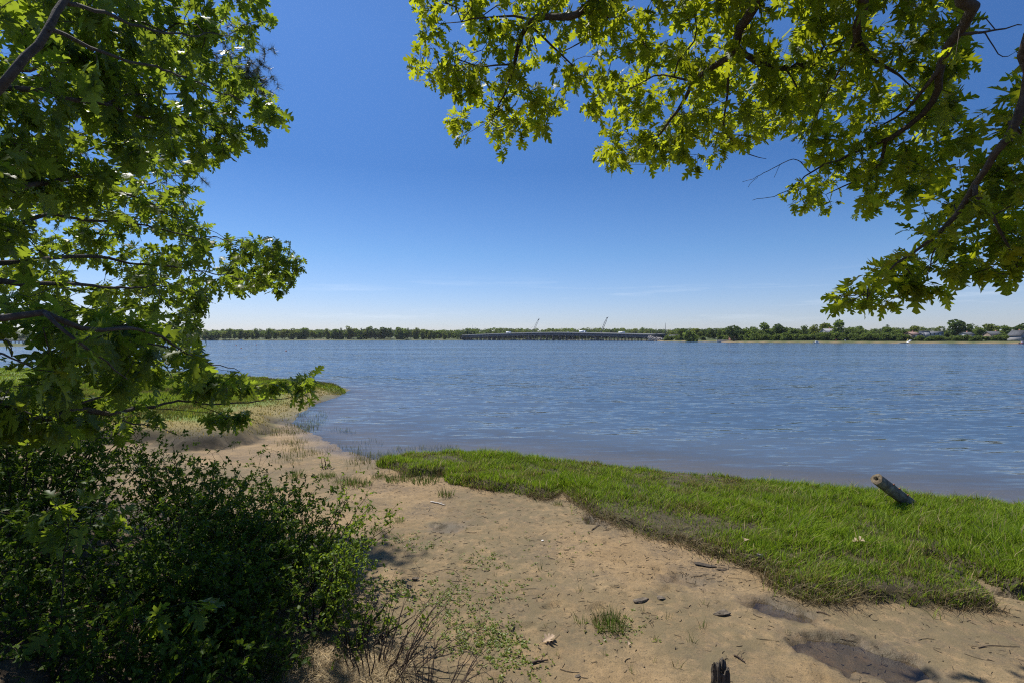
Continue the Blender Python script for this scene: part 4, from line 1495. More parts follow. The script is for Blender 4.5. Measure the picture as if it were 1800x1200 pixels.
def stick(px0, py0, px1, py1, r, label, mat, name='stick', seed=0):
    rng = np.random.default_rng(seed)
    a, b = np.array(G(px0, py0, .12)), np.array(G(px1, py1, .12))
    t = np.linspace(0, 1, 8)
    n = np.array([-(b - a)[1], (b - a)[0]])
    p = a[None] * (1 - t)[:, None] + b[None] * t[:, None] + n[None] * (.08 * np.sin(3 * t) - .05 * t)[:, None]
    z = ground(p[:, 0], p[:, 1]) + r * .8 + .006 * np.abs(np.sin(5 * t))
    pts = np.concatenate([p, z[:, None]], 1)
    off = pts[0].copy()
    mb = MB()
    mb.tube(pts - off, r * np.linspace(1, .5, 8), 7)
    k = 4
    mb.tube([pts[k] - off, pts[k] - off + np.array([.03, .04, .02])], [r * .5, r * .2], 5)
    o = mb.build(name, mat, None, True, off)
    return tag(o, label, 'stick')


stick(757, 881, 784, 887, .013, 'pale bleached driftwood stick on the sand below the marsh', mat_simple('bleached', (.4, .36, .31), (.6, .56, .5), 14, .85, .003))
stick(935, 1167, 963, 1160, .012, 'short dark stick on the sand at the bottom', DEADTWIG, seed=3)
stick(1040, 932, 1075, 920, .007, 'thin brown stick pointing away from the little pool', DEADTWIG, seed=4)
stick(1435, 1075, 1460, 1083, .007, 'short twig lying beside the upper puddle', DEADTWIG, seed=5)
stick(1720, 1138, 1790, 1136, .005, 'long thin twig on the sand at the right edge', DEADTWIG, seed=6)
stick(1290, 1150, 1310, 1160, .009, 'short dark twig on the sand behind the stump', DEADTWIG, seed=8)


def leaning_post():
    rng = np.random.default_rng(77)
    top = P(1541, 841, 8.75)
    gp = P(1605, 889, 9.05)
    base = gp + (gp - top) * .55
    root = thing('leaning_post', 'weathered cut wooden pile leaning left out of the marsh grass', 'post', tuple(base))
    ax = norm(top - base)
    L = np.linalg.norm(top - base)
    base2 = base - ax * .25
    u = norm(np.cross(ax, [0, 0, 1.0]))
    w = np.cross(ax, u)
    n, m = 36, 18
    R = .100
    ang = np.arange(n) * 2 * math.pi / n
    prof = 1 + .05 * np.sin(3 * ang + 1) + .03 * np.sin(7 * ang) + rng.normal(0, .012, n)
    crack = np.zeros(n)
    for c in (3, 9, 16, 22, 30):
        crack[c] = .14
    V = []
    for k in range(m):
        t = k / (m - 1)
        rr = R * (1.04 - .06 * t) * (prof - crack * (.3 + .7 * abs(math.sin(6 * t + 1))) + rng.normal(0, .010, n))
        if k == m - 1:
            rr = rr * .96
        c = base2 + ax * (L + .25) * t - base
        V.append(c + rr[:, None] * (np.cos(ang)[:, None] * u + np.sin(ang)[:, None] * w))
    V = np.concatenate(V)
    b = np.arange(n)
    q = np.concatenate([np.stack([k * n + b, k * n + (b + 1) % n, (k + 1) * n + (b + 1) % n, (k + 1) * n + b], 1) for k in range(m - 1)])
    POSTM = bpy.data.materials.new('post_wood')
    link('shaft', mesh('shaft', V, q, mat_simple('post_wood', (.04, .032, .025), (.34, .30, .25), 7, .9, .012, .2), smooth=False), root)
    # sawn end: rings of radial unevenness with a rotten hole
    V, rings = [], [0.97, .8, .62, .42, .25, .1]
    for k, f in enumerate(rings):
        rr = R * .97 * f * prof
        dep = -.002 if k == 0 else rng.normal(0, .003, n) - (.035 if f < .3 else .0)
        c = top - base + ax * .003
        V.append(c + (ax[None] * (np.ones(n) * dep)[:, None]) + rr[:, None] * (np.cos(ang)[:, None] * u + np.sin(ang)[:, None] * w) + (u * .012 * (1 - f)))
    V.append((top - base - ax * .035)[None])
    V = np.concatenate(V)
    q = np.concatenate([np.stack([k * n + b, k * n + (b + 1) % n, (k + 1) * n + (b + 1) % n, (k + 1) * n + b], 1) for k in range(len(rings) - 1)])
    k = (len(rings) - 1) * n
    t = np.stack([k + b, k + (b + 1) % n, np.full(n, len(V) - 1)], 1)
    link('sawn_end', mesh('sawn_end', V, [q, t], mat_simple('sawn_end', (.07, .055, .035), (.24, .19, .125), 18, .9, .008, .2)), root)
    # peg and rusty bolts on the flank
    mb = MB()
    p0 = ax * L * .62
    side = norm(-w * .3 + np.array([-.9, -.1, -.25]))
    mb.tube([p0 + side * .08, p0 + side * .2 + np.array([0, 0, .01])], [.013, .011], 7)
    mb.build('peg', mat_simple('peg_wood', (.3, .22, .14), (.42, .32, .2), 20, .8), root, True)
    for f in (.70, .80, .55):
        mb = MB()
        p1 = ax * L * f + norm(np.array([.55, -.6, .7])) * R * 1.0
        mb.tube([p1, p1 + norm(np.array([.55, -.6, .7])) * .02], [.016, .013], 8)
        mb.build('bolt', mat_simple('rust', (.2, .08, .04), (.35, .16, .09), 30, .8), root, True)


leaning_post()


def stump():
    rng = np.random.default_rng(88)
    x, y = 1.755, 4.3
    z0 = gz(x, y)
    root = thing('stump', 'small rotten splintered stump standing up from the sand at the bottom edge', 'stump', (x, y, z0))
    mat = mat_simple('rotten_wood', (.012, .010, .008), (.24, .205, .165), 5, .95, .014, .1, (16, 16, .8))
    n, m = 44, 12
    ang = np.arange(n) * 2 * math.pi / n
    groove = .013 * np.abs(np.sin(ang * 4.5 + .4)) + .008 * rng.random(n)
    step = np.floor(ang / (2 * math.pi) * 9)
    lift = np.array([.0, .05, .015, -.03, .04, .06, -.01, .02, -.05])[step.astype(int)]
    top = .235 + lift + rng.normal(0, .010, n)
    V = []
    for k in range(m):
        t = k / (m - 1)
        r = (.093 - .012 * t - groove * (.6 + .6 * t)) * (1 + .03 * np.sin(3 * ang + 5 * t)) + rng.normal(0, .0015, n)
        V.append(np.stack([r * np.cos(ang), r * .86 * np.sin(ang), -.06 + (top + .06) * t], 1))
    for r0, dz in ((.058, -.012), (.045, -.07), (.02, -.13)):
        r = r0 - groove * .5 + rng.normal(0, .003, n)
        V.append(np.stack([r * np.cos(ang), r * .86 * np.sin(ang), np.maximum(top + dz + rng.normal(0, .006, n), .02)], 1))
    V = np.concatenate(V)
    b = np.arange(n)
    q = np.concatenate([np.stack([k * n + b, k * n + (b + 1) % n, (k + 1) * n + (b + 1) % n, (k + 1) * n + b], 1) for k in range(m + 2)])
    link('shell_wood', mesh('shell_wood', V, q, mat), root)
    mb = MB()
    mb.tube([[0, 0, -.05], [0, 0, .08], [.005, 0, .13]], [.05, .045, .03], 9)
    mb.build('core', mat_simple('rotten_core', (.015, .012, .01), (.05, .04, .03), 30, .95, .01), root)


stump()


# ------------------------------------------------------------------ far trees
def far_tree_mesh(seed, h, w, kind, mats, n=520):
    """one mesh: trunk + crown of leaf clumps with an uneven outline"""
    rng = np.random.default_rng(seed)
    mb = MB()
    trunk_top = h * (.55 if kind != 'pine' else .97)
    mb.tube([[0, 0, -.8], [rng.normal(0, .1), 0, h * .2], [rng.normal(0, .25), 0, trunk_top]], [w * .035, w * .028, w * .012], 6)
    blobs = []
    if kind == 'round':
        for k in range(13):
            a, q = rng.uniform(0, 2 * math.pi), rng.uniform(.2, .95)
            zz = rng.uniform(.24, .9)
            fall = math.sqrt(max(.05, 1 - ((zz - .5) / .52) ** 2))
            c = np.array([w * .5 * q * .72 * fall * math.cos(a), w * .5 * q * .72 * fall * math.sin(a), h * zz])
            blobs.append((c, w * rng.uniform(.15, .26), .85))
    elif kind == 'bushy':
        for k in range(11):
            a, q = rng.uniform(0, 2 * math.pi), rng.uniform(.1, .9)
            zz = rng.uniform(.12, .78)
            c = np.array([w * .42 * q * math.cos(a), w * .42 * q * math.sin(a), h * zz])
            blobs.append((c, w * rng.uniform(.2, .32), .9))
    elif kind == 'tall':
        for k in range(12):
            a, q = rng.uniform(0, 2 * math.pi), rng.uniform(.1, .9)
            zz = .2 + .74 * k / 11
            c = np.array([w * .3 * q * math.cos(a), w * .3 * q * math.sin(a), h * zz])
            blobs.append((c, w * rng.uniform(.2, .3) * (1.25 - .6 * zz), 1.0))
    else:
        for k in range(18):
            zz = .25 + .74 * k / 17
            a = k * 2.4 + rng.normal(0, .4)
            q = rng.uniform(.35, 1.0) * (1.15 - zz)
            c = np.array([w * .5 * q * math.cos(a), w * .5 * q * math.sin(a), h * zz])
            blobs.append((c, w * (.13 + .16 * (1 - zz)), .4))
    tot = sum(b[1] ** 2 for b in blobs)
    P_, S_ = [], []
    for (c, r, fl) in blobs:
        m = int(n * r * r / tot) + 4
        d = norm(rng.normal(0, 1, (m, 3)))
        rr = r * rng.uniform(.55, 1.12, (m, 1)) ** .6
        P_.append(c + d * rr * np.array([1, 1, fl]))
        S_.append(np.full(m, r))
    P_ = np.concatenate(P_)
    S_ = np.concatenate(S_)
    k = len(P_)
    s = S_ * rng.uniform(.16, .34, k) + .12
    a = norm(rng.normal(0, 1, (k, 3)))
    b = norm(np.cross(a, rng.normal(0, 1, (k, 3))))
    q4 = np.stack([P_ - a * s[:, None], P_ + b * s[:, None] * .8, P_ + a * s[:, None] * 1.05, P_ - b * s[:, None] * .75], 1)
    v0 = np.concatenate(mb.v)
    nv = len(v0)
    qb = np.concatenate(mb.q)
    tb = np.concatenate(mb.t)
    ql = nv + np.arange(k * 4).reshape(k, 4)
    return v0, qb, tb, q4.reshape(-1, 3), mats


def tree_thing(name, protos_, label, cat, loc, group, sc, rz):
    pass


PROTO = []
for k, (h, w, kind, ml) in enumerate([(13, 11, 'round', FARLEAF), (11, 12, 'round', FARLEAF_Y), (14, 9, 'tall', FARLEAF), (9, 10, 'bushy', FARLEAF), (12, 12, 'round', FARLEAF_D), (16, 8, 'pine', FARLEAF_D), (10, 8, 'tall', FARLEAF_Y), (14, 13, 'round', FARLEAF)]):
    v0, qb, tb, vl, _ = far_tree_mesh(500 + k, h, w, kind, None, 780 if kind != 'pine' else 620)
    tm = mesh('trunk', v0, [qb, tb], FARBARK)
    cm = mesh('crown', vl, np.arange(len(vl)).reshape(-1, 4), ml)
    PROTO.append((h, w, kind, tm, cm, (v0, qb, tb, vl), ml))
KINDWORD = {'round': 'round crowned', 'tall': 'tall narrow', 'bushy': 'low bushy', 'pine': 'dark pointed pine'}


def far_tree(k, x, y, h, label, group, rz=0, wide=1.0):
    ph, pw, kind, tm, cm, _, ml = PROTO[k]
    s = h / ph
    o = thing('pine_tree' if kind == 'pine' else 'tree', label, 'tree', (x, y, gz(x, y)), group, rz)
    o.scale = (s * wide, s * wide, s)
    link('trunk', tm, o)
    link('crown', cm, o)
    return o


def shore_xy(px, y):
    return (px - 900) / F * y, y


def far_trees():
    rng = np.random.default_rng(707)
    # ---- right shore: trees one can tell apart. px, distance, top row, prototype, label
    R = [(1290, 455, 573, 4, 'dark round tree, first big crown right of the riprap wall'), (1318, 440, 571, 0, 'broad round tree left of the tallest pair on the near right shore'),
         (1345, 430, 569.5, 7, 'broad rounded tree near the middle of the dense right shore grove'), (1372, 425, 570.5, 4, 'dark rounded tree where the dense right shore grove dips'),
         (1392, 420, 571, 0, 'full green tree at the right part of the dense grove'), (1412, 418, 573, 2, 'narrow tree at the right end of the dense grove'),
         (1432, 430, 572, 6, 'yellowish tree left of the white house'), (1452, 440, 570, 1, 'pale yellow green tree behind the white house'),
         (1473, 400, 565, 7, 'big spreading tree in front of the white house'), (1492, 420, 576, 3, 'bushy tree just right of the big spreading tree'),
         (1512, 405, 574, 0, 'round tree halfway between the big spreading tree and the ramp'), (1532, 420, 582, 3, 'low bushy tree in the gap left of the ramp'),
         (1558, 395, 576, 7, 'wide tree with dark base just left of the landing ramp'), (1560, 430, 571, 5, 'dark pine tip rising behind the wide tree by the ramp'),
         (1574, 400, 580, 3, 'bushy tree directly above the landing ramp'), (1590, 420, 575, 0, 'round tree left of the red roofed house'),
         (1607, 450, 574, 1, 'pale tree behind the red roofed house'), (1645, 460, 579, 6, 'thin pale tree behind the long grey building'),
         (1668, 400, 583, 3, 'low bushy tree right of the long grey building'), (1687, 385, 563, 4, 'tallest dark tree, a layered crown near the right end of the far shore'),
         (1704, 390, 570, 2, 'narrow green tree right beside the tallest dark tree'), (1722, 395, 571, 0, 'airy tree above the small blue grey house'),
         (1742, 400, 571, 1, 'pale open crowned tree above the dark roofed house'), (1768, 355, 574, 7, 'round shade tree left of the pale gabled house'),
         (1793, 380, 570, 4, 'dark tree rising behind the pale gabled house'), (1812, 360, 572, 0, 'round tree at the right frame edge behind the moored boat')]
    for (px, y, top, k, lab) in R:
        x, _ = shore_xy(px, y)
        h = H + (HZ - top) / F * y - gz(x, y)
        far_tree(k, x, y, max(3.0, h), lab, 'trees along the right shore', rng.uniform(0, 6), rng.uniform(.9, 1.2))
    # second row and shrubs of the right shore
    lab2 = 'green tree in the closed grove behind the front trees of the right shore'
    for px in np.arange(1196, 1790, 8.5):
        y = rng.uniform(500, 600) if px < 1420 else rng.uniform(425, 500)
        x, _ = shore_xy(px, y)
        top = rng.uniform(574, 580) + (4 if px < 1270 else 0) + (4 if px > 1520 else 0)
        far_tree([0, 1, 2, 3, 4, 7][rng.integers(6)], x, y, max(4, H + (HZ - top) / F * y - gz(x, y)), lab2, 'grove behind the right shore', rng.uniform(0, 6))
    lab3 = 'low green shrub in the row along the right shore bank'
    for px in list(np.arange(1610, 1725, 7.0)) + list(np.arange(1268, 1600, 8.0)) + [1172, 1180, 1190, 1200, 1212, 1224, 1236, 1270, 1280, 1296, 1310, 1330, 1350, 1380, 1400, 1420, 1445, 1500, 1520, 1540, 1560, 1580, 1735, 1750, 1765, 1640, 1655, 1688]:
        y = np.interp(px, [1170, 1262, 1320, 1430, 1600, 1800], [555, 518, 428, 395, 361, 330]) + rng.uniform(2, 8)
        x, _ = shore_xy(px, y)
        far_tree(3, x, y, rng.uniform(2.2, 4.4) * (1.35 if px < 1600 else .9), lab3, 'shrubs along the right shore', rng.uniform(0, 6), 1.3)
    # ---- left far shore: the front row of trees
    words = ['round crowned green tree in the front row of the far left wood', 'yellowish rounded tree in the front row of the far left wood', 'narrow green tree in the front row of the far left wood',
             'bushy green tree in the front row of the far left wood', 'dark round tree in the front row of the far left wood', 'pointed dark pine in the front row of the far left wood',
             'pale narrow tree in the front row of the far left wood', 'broad green tree in the front row of the far left wood']
    for px in np.arange(300, 832, 7.5):
        pxx = px + rng.uniform(-3, 3)
        y = np.interp(pxx, [300, 400, 560, 740, 830], [845, 870, 930, 970, 1000]) + rng.uniform(5, 16)
        x, _ = shore_xy(pxx, y)
        top = np.interp(pxx, [300, 400, 480, 560, 600, 660, 700, 740, 760, 832], [580, 579, 579, 578, 576, 575.5, 577, 578, 583, 584]) + rng.uniform(-1.5, 5.0)
        k = [0, 2, 3, 4, 5, 7, 0, 1, 1, 6, 6][rng.integers(11)]
        far_tree(k, x, y, max(4, H + (HZ - top) / F * y - gz(x, y)), words[k], 'front row of the far left wood', rng.uniform(0, 6), rng.uniform(.85, 1.2) * (.72 if k in (0, 7) else 1))
    # ---- woods farther back: one mass
    V, Q, T = [], [], []
    n0 = 0
    m_idx = []
    spots = []
    for px in np.arange(120, 1300, 5.0):
        for row, (y0, top) in enumerate([(1180, 579), (1300, 577.5)]):
            pxx = px + rng.uniform(-3, 3)
            if pxx < 830 and row == 0:
                y0 = 1040
            y = y0 + rng.uniform(-40, 40)
            t = top + rng.uniform(-.6, 2.2) + (1.5 if pxx < 820 else 0)
            spots.append((pxx, y, t))
    for px in np.arange(-60, 330, 9):
        spots.append((px + rng.uniform(-4, 4), rng.uniform(800, 840), rng.uniform(578, 583)))
    for px in np.arange(1180, 1830, 8):
        y = rng.uniform(620, 760)
        spots.append((px, y, rng.uniform(579, 584)))
    groups = {}
    for (pxx, y, t) in spots:
        x = (pxx - 900) / F * y
        zz = gz(x, y)
        hh = max(6, H + (HZ - t) / F * y - zz)
        k = [0, 1, 2, 4, 7, 0, 6, 4, 3][rng.integers(9)]
        ph, pw, kind, tm, cm, (v0, qb, tb, vl), ml = PROTO[k]
        a = rng.uniform(0, 6)
        s = hh / ph
        sel = vl.reshape(-1, 4, 3)[::2].reshape(-1, 3)
        R_ = np.array([[math.cos(a), -math.sin(a), 0], [math.sin(a), math.cos(a), 0], [0, 0, 1]])
        vv = (sel * np.array([s * 1.25, s * 1.25, s])) @ R_.T + np.array([x, y, zz])
        V.append(vv)
        m_idx.append(np.full(len(vv) // 4, {FARLEAF: 0, FARLEAF_D: 1, FARLEAF_Y: 2}[ml]))
    V = np.concatenate(V)
    me = mesh('distant_wood', V, np.arange(len(V)).reshape(-1, 4), [FARLEAF, FARLEAF_D, FARLEAF_Y], fmat=np.concatenate(m_idx))
    tag(link('distant_wood', me), 'continuous low wood along the horizon behind the far shores', 'wood', kind='stuff')


far_trees()


# ------------------------------------------------------------------ bridge, cranes, vehicles
STEEL = mat_simple('bridge_steel', (.05, .06, .075), (.075, .088, .105), .5, .6)
CONC = mat_simple('bridge_concrete', (.24, .24, .24), (.36, .36, .35), .4, .9)
CONC_D = mat_simple('pier_concrete', (.07, .068, .066), (.12, .115, .11), .4, .9)


def bridge():
    A, B = np.array([-87.0, 1000.0]), np.array([180.0, 655.0])
    root = thing('bridge', 'long low road bridge with dark girders crossing the river mouth', 'bridge', (*A, 0))
    d = norm(B - A)
    L = np.linalg.norm(B - A)
    side = np.array([-d[1], d[0]])
    n = 60

    def zdeck(t):
        return np.interp(t, [0, .2, .45, .62, .8, 1], [9.0, 10.6, 12.0, 11.8, 10.2, 8.0])
    ts = np.linspace(-.03, 1.03, n)
    c = A[None] + d[None] * (ts * L)[:, None] - A
    zz = zdeck(ts)

    def ribbon(name, o0, o1, z0, z1, mat):
        v = []
        for k in range(n):
            for (o, z) in ((o0, z0), (o1, z0), (o1, z1), (o0, z1)):
                p = c[k] + side * o
                v.append([p[0], p[1], zz[k] + z])
        i = np.arange(n - 1) * 4
        q = [np.stack([i + a, i + b, i + 4 + b, i + 4 + a], 1) for a, b in ((0, 1), (1, 2), (2, 3), (3, 0))]
        q.append(np.array([[0, 3, 2, 1], [4 * n - 4, 4 * n - 3, 4 * n - 2, 4 * n - 1]]))
        return link(name, mesh(name, np.array(v), np.concatenate(q), mat), root)
    ribbon('deck', -8, 8, -.5, 0, STEEL)
    ribbon('barrier', -8.0, -7.6, .01, 1.1, CONC)
    ribbon('barrier', 7.6, 8.0, .01, 1.1, CONC)
    for o in (-7, -2.4, 2.4, 7):
        ribbon('girder', o - .35, o + .35, -4.3, -.51, STEEL)
    for k, t in enumerate(np.linspace(.02, .985, 30)):
        p = d * t * L
        zt = float(zdeck(t)) - 4.32
        mb = MB()
        rz = math.atan2(side[1], side[0])
        mb.box([p[0], p[1], zt - .6], [17, 1.5, 1.2], rz)
        for q in np.linspace(-7.4, 7.4, 6):
            pp = p + side * q
            mb.tube([[pp[0], pp[1], -3], [pp[0], pp[1], zt - 1.21]], .62, 8)
        mb.build('pier', CONC_D, root)
    # railing posts and end walls
    for t, o in ((-.02, 'abutment'), (1.015, 'abutment')):
        p = d * t * L
        mb = MB()
        mb.box([p[0], p[1], 2.2], [17, 6, float(zdeck(t)) * 2 - 8.2], math.atan2(side[1], side[0]))
        mb.build(o, CONC_D, root)
    # lamps far too small to see are left out; vehicles
    WH = mat_simple('vehicle_white', (.75, .76, .78), (.82, .83, .85), .5, .4)
    DK = mat_simple('vehicle_dark', (.03, .03, .035), (.06, .06, .065), .5, .5)
    GL = mat_simple('vehicle_glass', (.02, .025, .03), (.04, .045, .05), .5, .15)

    def vehicle(px, kind, lab):
        # the lane nearer the camera
        t0 = min(np.linspace(0, 1, 400), key=lambda t: abs(900 + F * (A + d * t * L)[0] / (A + d * t * L)[1] - px))
        p = A + d * t0 * L - side * 3.0 * (1 if side[1] > 0 else -1)
        z = float(zdeck(t0)) + .02
        o = thing({'truck': 'truck', 'bus': 'bus', 'car': 'car'}[kind], lab, kind, (p[0], p[1], z), 'vehicles on the bridge', math.atan2(d[1], d[0]))
        if kind == 'truck':
            mb = MB(); mb.box([0, 0, 2.45], [10, 2.5, 2.9]); mb.build('cargo_box', WH, o)
            mb = MB(); mb.box([6.3, 0, 1.7], [2.1, 2.4, 2.2]); mb.box([6.0, 0, 2.95], [1.5, 2.3, .3]); mb.build('cab', WH, o)
            mb = MB(); mb.box([7.37, 0, 2.2], [.04, 2.1, .8]); mb.build('windscreen', GL, o)
            xs = (-3.8, -2.5, 6.0)
        elif kind == 'bus':
            mb = MB(); mb.box([0, 0, 1.85], [9.5, 2.5, 2.5]); mb.box([0, 0, 3.15], [8.5, 2.2, .12]); mb.build('body', WH, o)
            mb = MB()
            for q in np.linspace(-3.8, 3.8, 6):
                mb.box([q, 0, 2.3], [1.1, 2.54, .8])
            mb.build('window', GL, o)
            xs = (-3, 3)
        else:
            mb = MB(); mb.box([0, 0, .75], [4.5, 1.8, .7]); mb.box([-.2, 0, 1.3], [2.4, 1.6, .6]); mb.build('body', WH, o)
            mb = MB(); mb.box([-.2, 0, 1.3], [2.0, 1.64, .42]); mb.build('window', GL, o)
            xs = (-1.4, 1.4)
        for q in xs:
            for s_ in (-1, 1):
                mb = MB(); mb.tube([[q, s_ * .95, .45], [q, s_ * 1.2, .45]], .45, 10); mb.build('wheel', DK, o)
    vehicle(896, 'truck', 'white box truck near the left end of the long bridge')
    vehicle(1026, 'truck', 'white box truck just right of the middle of the long bridge')
    vehicle(1096, 'bus', 'white bus on the right part of the long bridge')
    vehicle(1001, 'car', 'white car ahead of the truck at the middle of the bridge')
    vehicle(972, 'car', 'white car on the bridge between the two crane booms')


bridge()


def crane(px, base_py, tip_px, tip_py, y, label):
    x0 = (px - 900) / F * y
    zt = H + (HZ - tip_py) / F * y
    xt = (tip_px - 900) / F * y
    root = thing('crane', label, 'crane', (x0 - 4, y, 0), 'lattice boom cranes behind the bridge')
    BL = mat_simple('crane_steel', (.05, .055, .065), (.09, .095, .11), .3, .6)
    mb = MB(); mb.box([-2, 0, .8], [24, 14, 1.6]); mb.build('barge', mat_simple('barge_hull', (.05, .05, .055), (.09, .085, .08), .3, .7), root)
    for s_ in (-2.2, 2.2):
        mb = MB(); mb.box([0, s_, 2.2], [7, 1.1, 1.2]); mb.tube([[-3.5, s_ - .5, 2.2], [-3.5, s_ + .5, 2.2]], .6, 10); mb.tube([[3.5, s_ - .5, 2.2], [3.5, s_ + .5, 2.2]], .6, 10); mb.build('track', BL, root)
    mb = MB(); mb.box([-1.5, 0, 4.3], [7.5, 3.4, 2.8]); mb.build('engine_house', mat_simple('crane_house', (.12, .12, .13), (.2, .2, .2), .4, .6), root)
    mb = MB(); mb.box([2.9, 1.1, 4.3], [1.3, 1.2, 2.2]); mb.build('cab', BL, root)
    a = np.array([1.5, 0, 3.6]); b = np.array([xt - x0 + 4, 0, zt])
    ax = norm(b - a); up = norm(np.cross(ax, [0, 1, 0])); sd = np.array([0, 1.0, 0])
    mb = MB(); n = 18; hw = 1.25
    rows = []
    for k in range(n + 1):
        t = k / n
        w = hw * min(1, .25 + t * 5, .3 + (1 - t) * 6)
        rows.append([a + (b - a) * t + up * w * i + sd * w * j for i, j in ((-1, -1), (1, -1), (1, 1), (-1, 1))])
    for j in range(4):
        mb.tube([r[j] for r in rows], .21, 4)
    for k in range(n):
        for j in range(4):
            mb.tube([rows[k][j], rows[k + 1][(j + 1) % 4]], .11, 3, False)
    mb.build('boom', BL, root)
    mb = MB(); mb.box(b + ax * .6, [2.4, 2.2, 2.0]); mb.tube([b, b + ax * 3 + np.array([1.5, 0, .3])], .3, 5); mb.build('boom_head', BL, root)
    mb = MB(); mb.tube([[-4.5, 0, 5.5], [-6, 0, 12], ], .25, 4); mb.tube([[-6, 0, 12], b], .09, 3, False); mb.tube([[-6, 0, 12], [-4.8, 0, 4]], .09, 3); mb.build('gantry', BL, root)


crane(934, 580, 946.5, 562, 1060, 'left crane boom slanting up behind the long bridge')
crane(1054, 580, 1067, 559.5, 1000, 'right crane boom slanting up behind the long bridge')


def mast(px, y, top_py, r, label, mat, name='mast', cat='mast'):
    x = (px - 900) / F * y
    zt = H + (HZ - top_py) / F * y
    z0 = gz(x, y)
    root = thing(name, label, cat, (x, y, z0))
    mb = MB(); mb.tube([[0, 0, -.5], [0, 0, (zt - z0) * .5], [0, 0, zt - z0]], [r, r * .85, r * .6], 8); mb.build('pole', mat, root)
    mb = MB(); mb.box([0, 0, .2], [r * 5, r * 5, .8]); mb.build('base', CONC_D, root)
    mb = MB(); mb.tube([[0, 0, zt - z0], [0, 0, zt - z0 + 1.2]], r * .25, 5); mb.build('finial', mat, root)


mast(1169.5, 640, 569, .42, 'tall thin dark mast standing alone right of the bridge', mat_simple('mast_grey', (.07, .07, .075), (.11, .11, .115), .3, .6))
mast(830.5, 1100, 571, .22, 'very thin pale mast above the wood left of the bridge', mat_simple('mast_pale', (.5, .5, .52), (.6, .6, .62), .3, .6))


def riprap():
    rng = np.random.default_rng(808)
    n = 0
    mat = mat_simple('riprap', (.25, .22, .19), (.42, .39, .36), 1.2, .9, .05)
    import bmesh
    me_list = []
    for k in range(4):
        bm = bmesh.new()
        bmesh.ops.create_icosphere(bm, subdivisions=1, radius=1)
        for v_ in bm.verts:
            v_.co *= rng.uniform(.75, 1.1)
        me = bpy.data.meshes.new('boulder')
        bm.to_mesh(me); bm.free(); me.materials.append(mat)
        me_list.append(me)
    for k in range(130):
        px = rng.uniform(1140, 1168)
        y = rng.uniform(600, 660)
        x = (px - 900) / F * y
        z = max(gz(x, y), -.3) + max(0, (1 - (px - 1140) / 30)) * rng.uniform(0, 6.5)
        o = link('boulder', me_list[k % 4], None, (x, y, z + .3))
        s = rng.uniform(.8, 1.9)
        o.scale = (s, s, s * .8)
        o.rotation_euler = (rng.uniform(0, 6), rng.uniform(0, 6), rng.uniform(0, 6))
        tag(o, 'grey boulder in the rock slope at the right end of the bridge', 'boulder', 'boulders at the bridge end')


riprap()


# ------------------------------------------------------------------ houses, docks and boats on the right shore
WALLS = {'white': mat_simple('white_siding', (.33, .33, .33), (.40, .40, .40), .5, .8), 'grey': mat_simple('grey_siding', (.26, .27, .30), (.34, .35, .38), .5, .8),
         'pale': mat_simple('pale_shingle', (.26, .26, .27), (.33, .33, .34), .7, .85), 'red': mat_simple('red_siding', (.25, .11, .09), (.32, .16, .13), .5, .85),
         'brown': mat_simple('brown_siding', (.18, .14, .11), (.26, .2, .16), .5, .85)}
ROOFS = {'dark': mat_simple('dark_roof', (.06, .065, .075), (.10, .105, .115), .8, .9), 'grey': mat_simple('grey_roof', (.22, .22, .235), (.3, .3, .32), .8, .9), 'rust': mat_simple('rust_roof', (.20, .13, .11), (.28, .19, .16), .8, .9)}
GLASS = mat_simple('window_glass', (.03, .04, .05), (.06, .075, .09), .5, .1, 0, .5)
TRIM = mat_simple('white_trim', (.7, .7, .69), (.78, .78, .77), .5, .7)


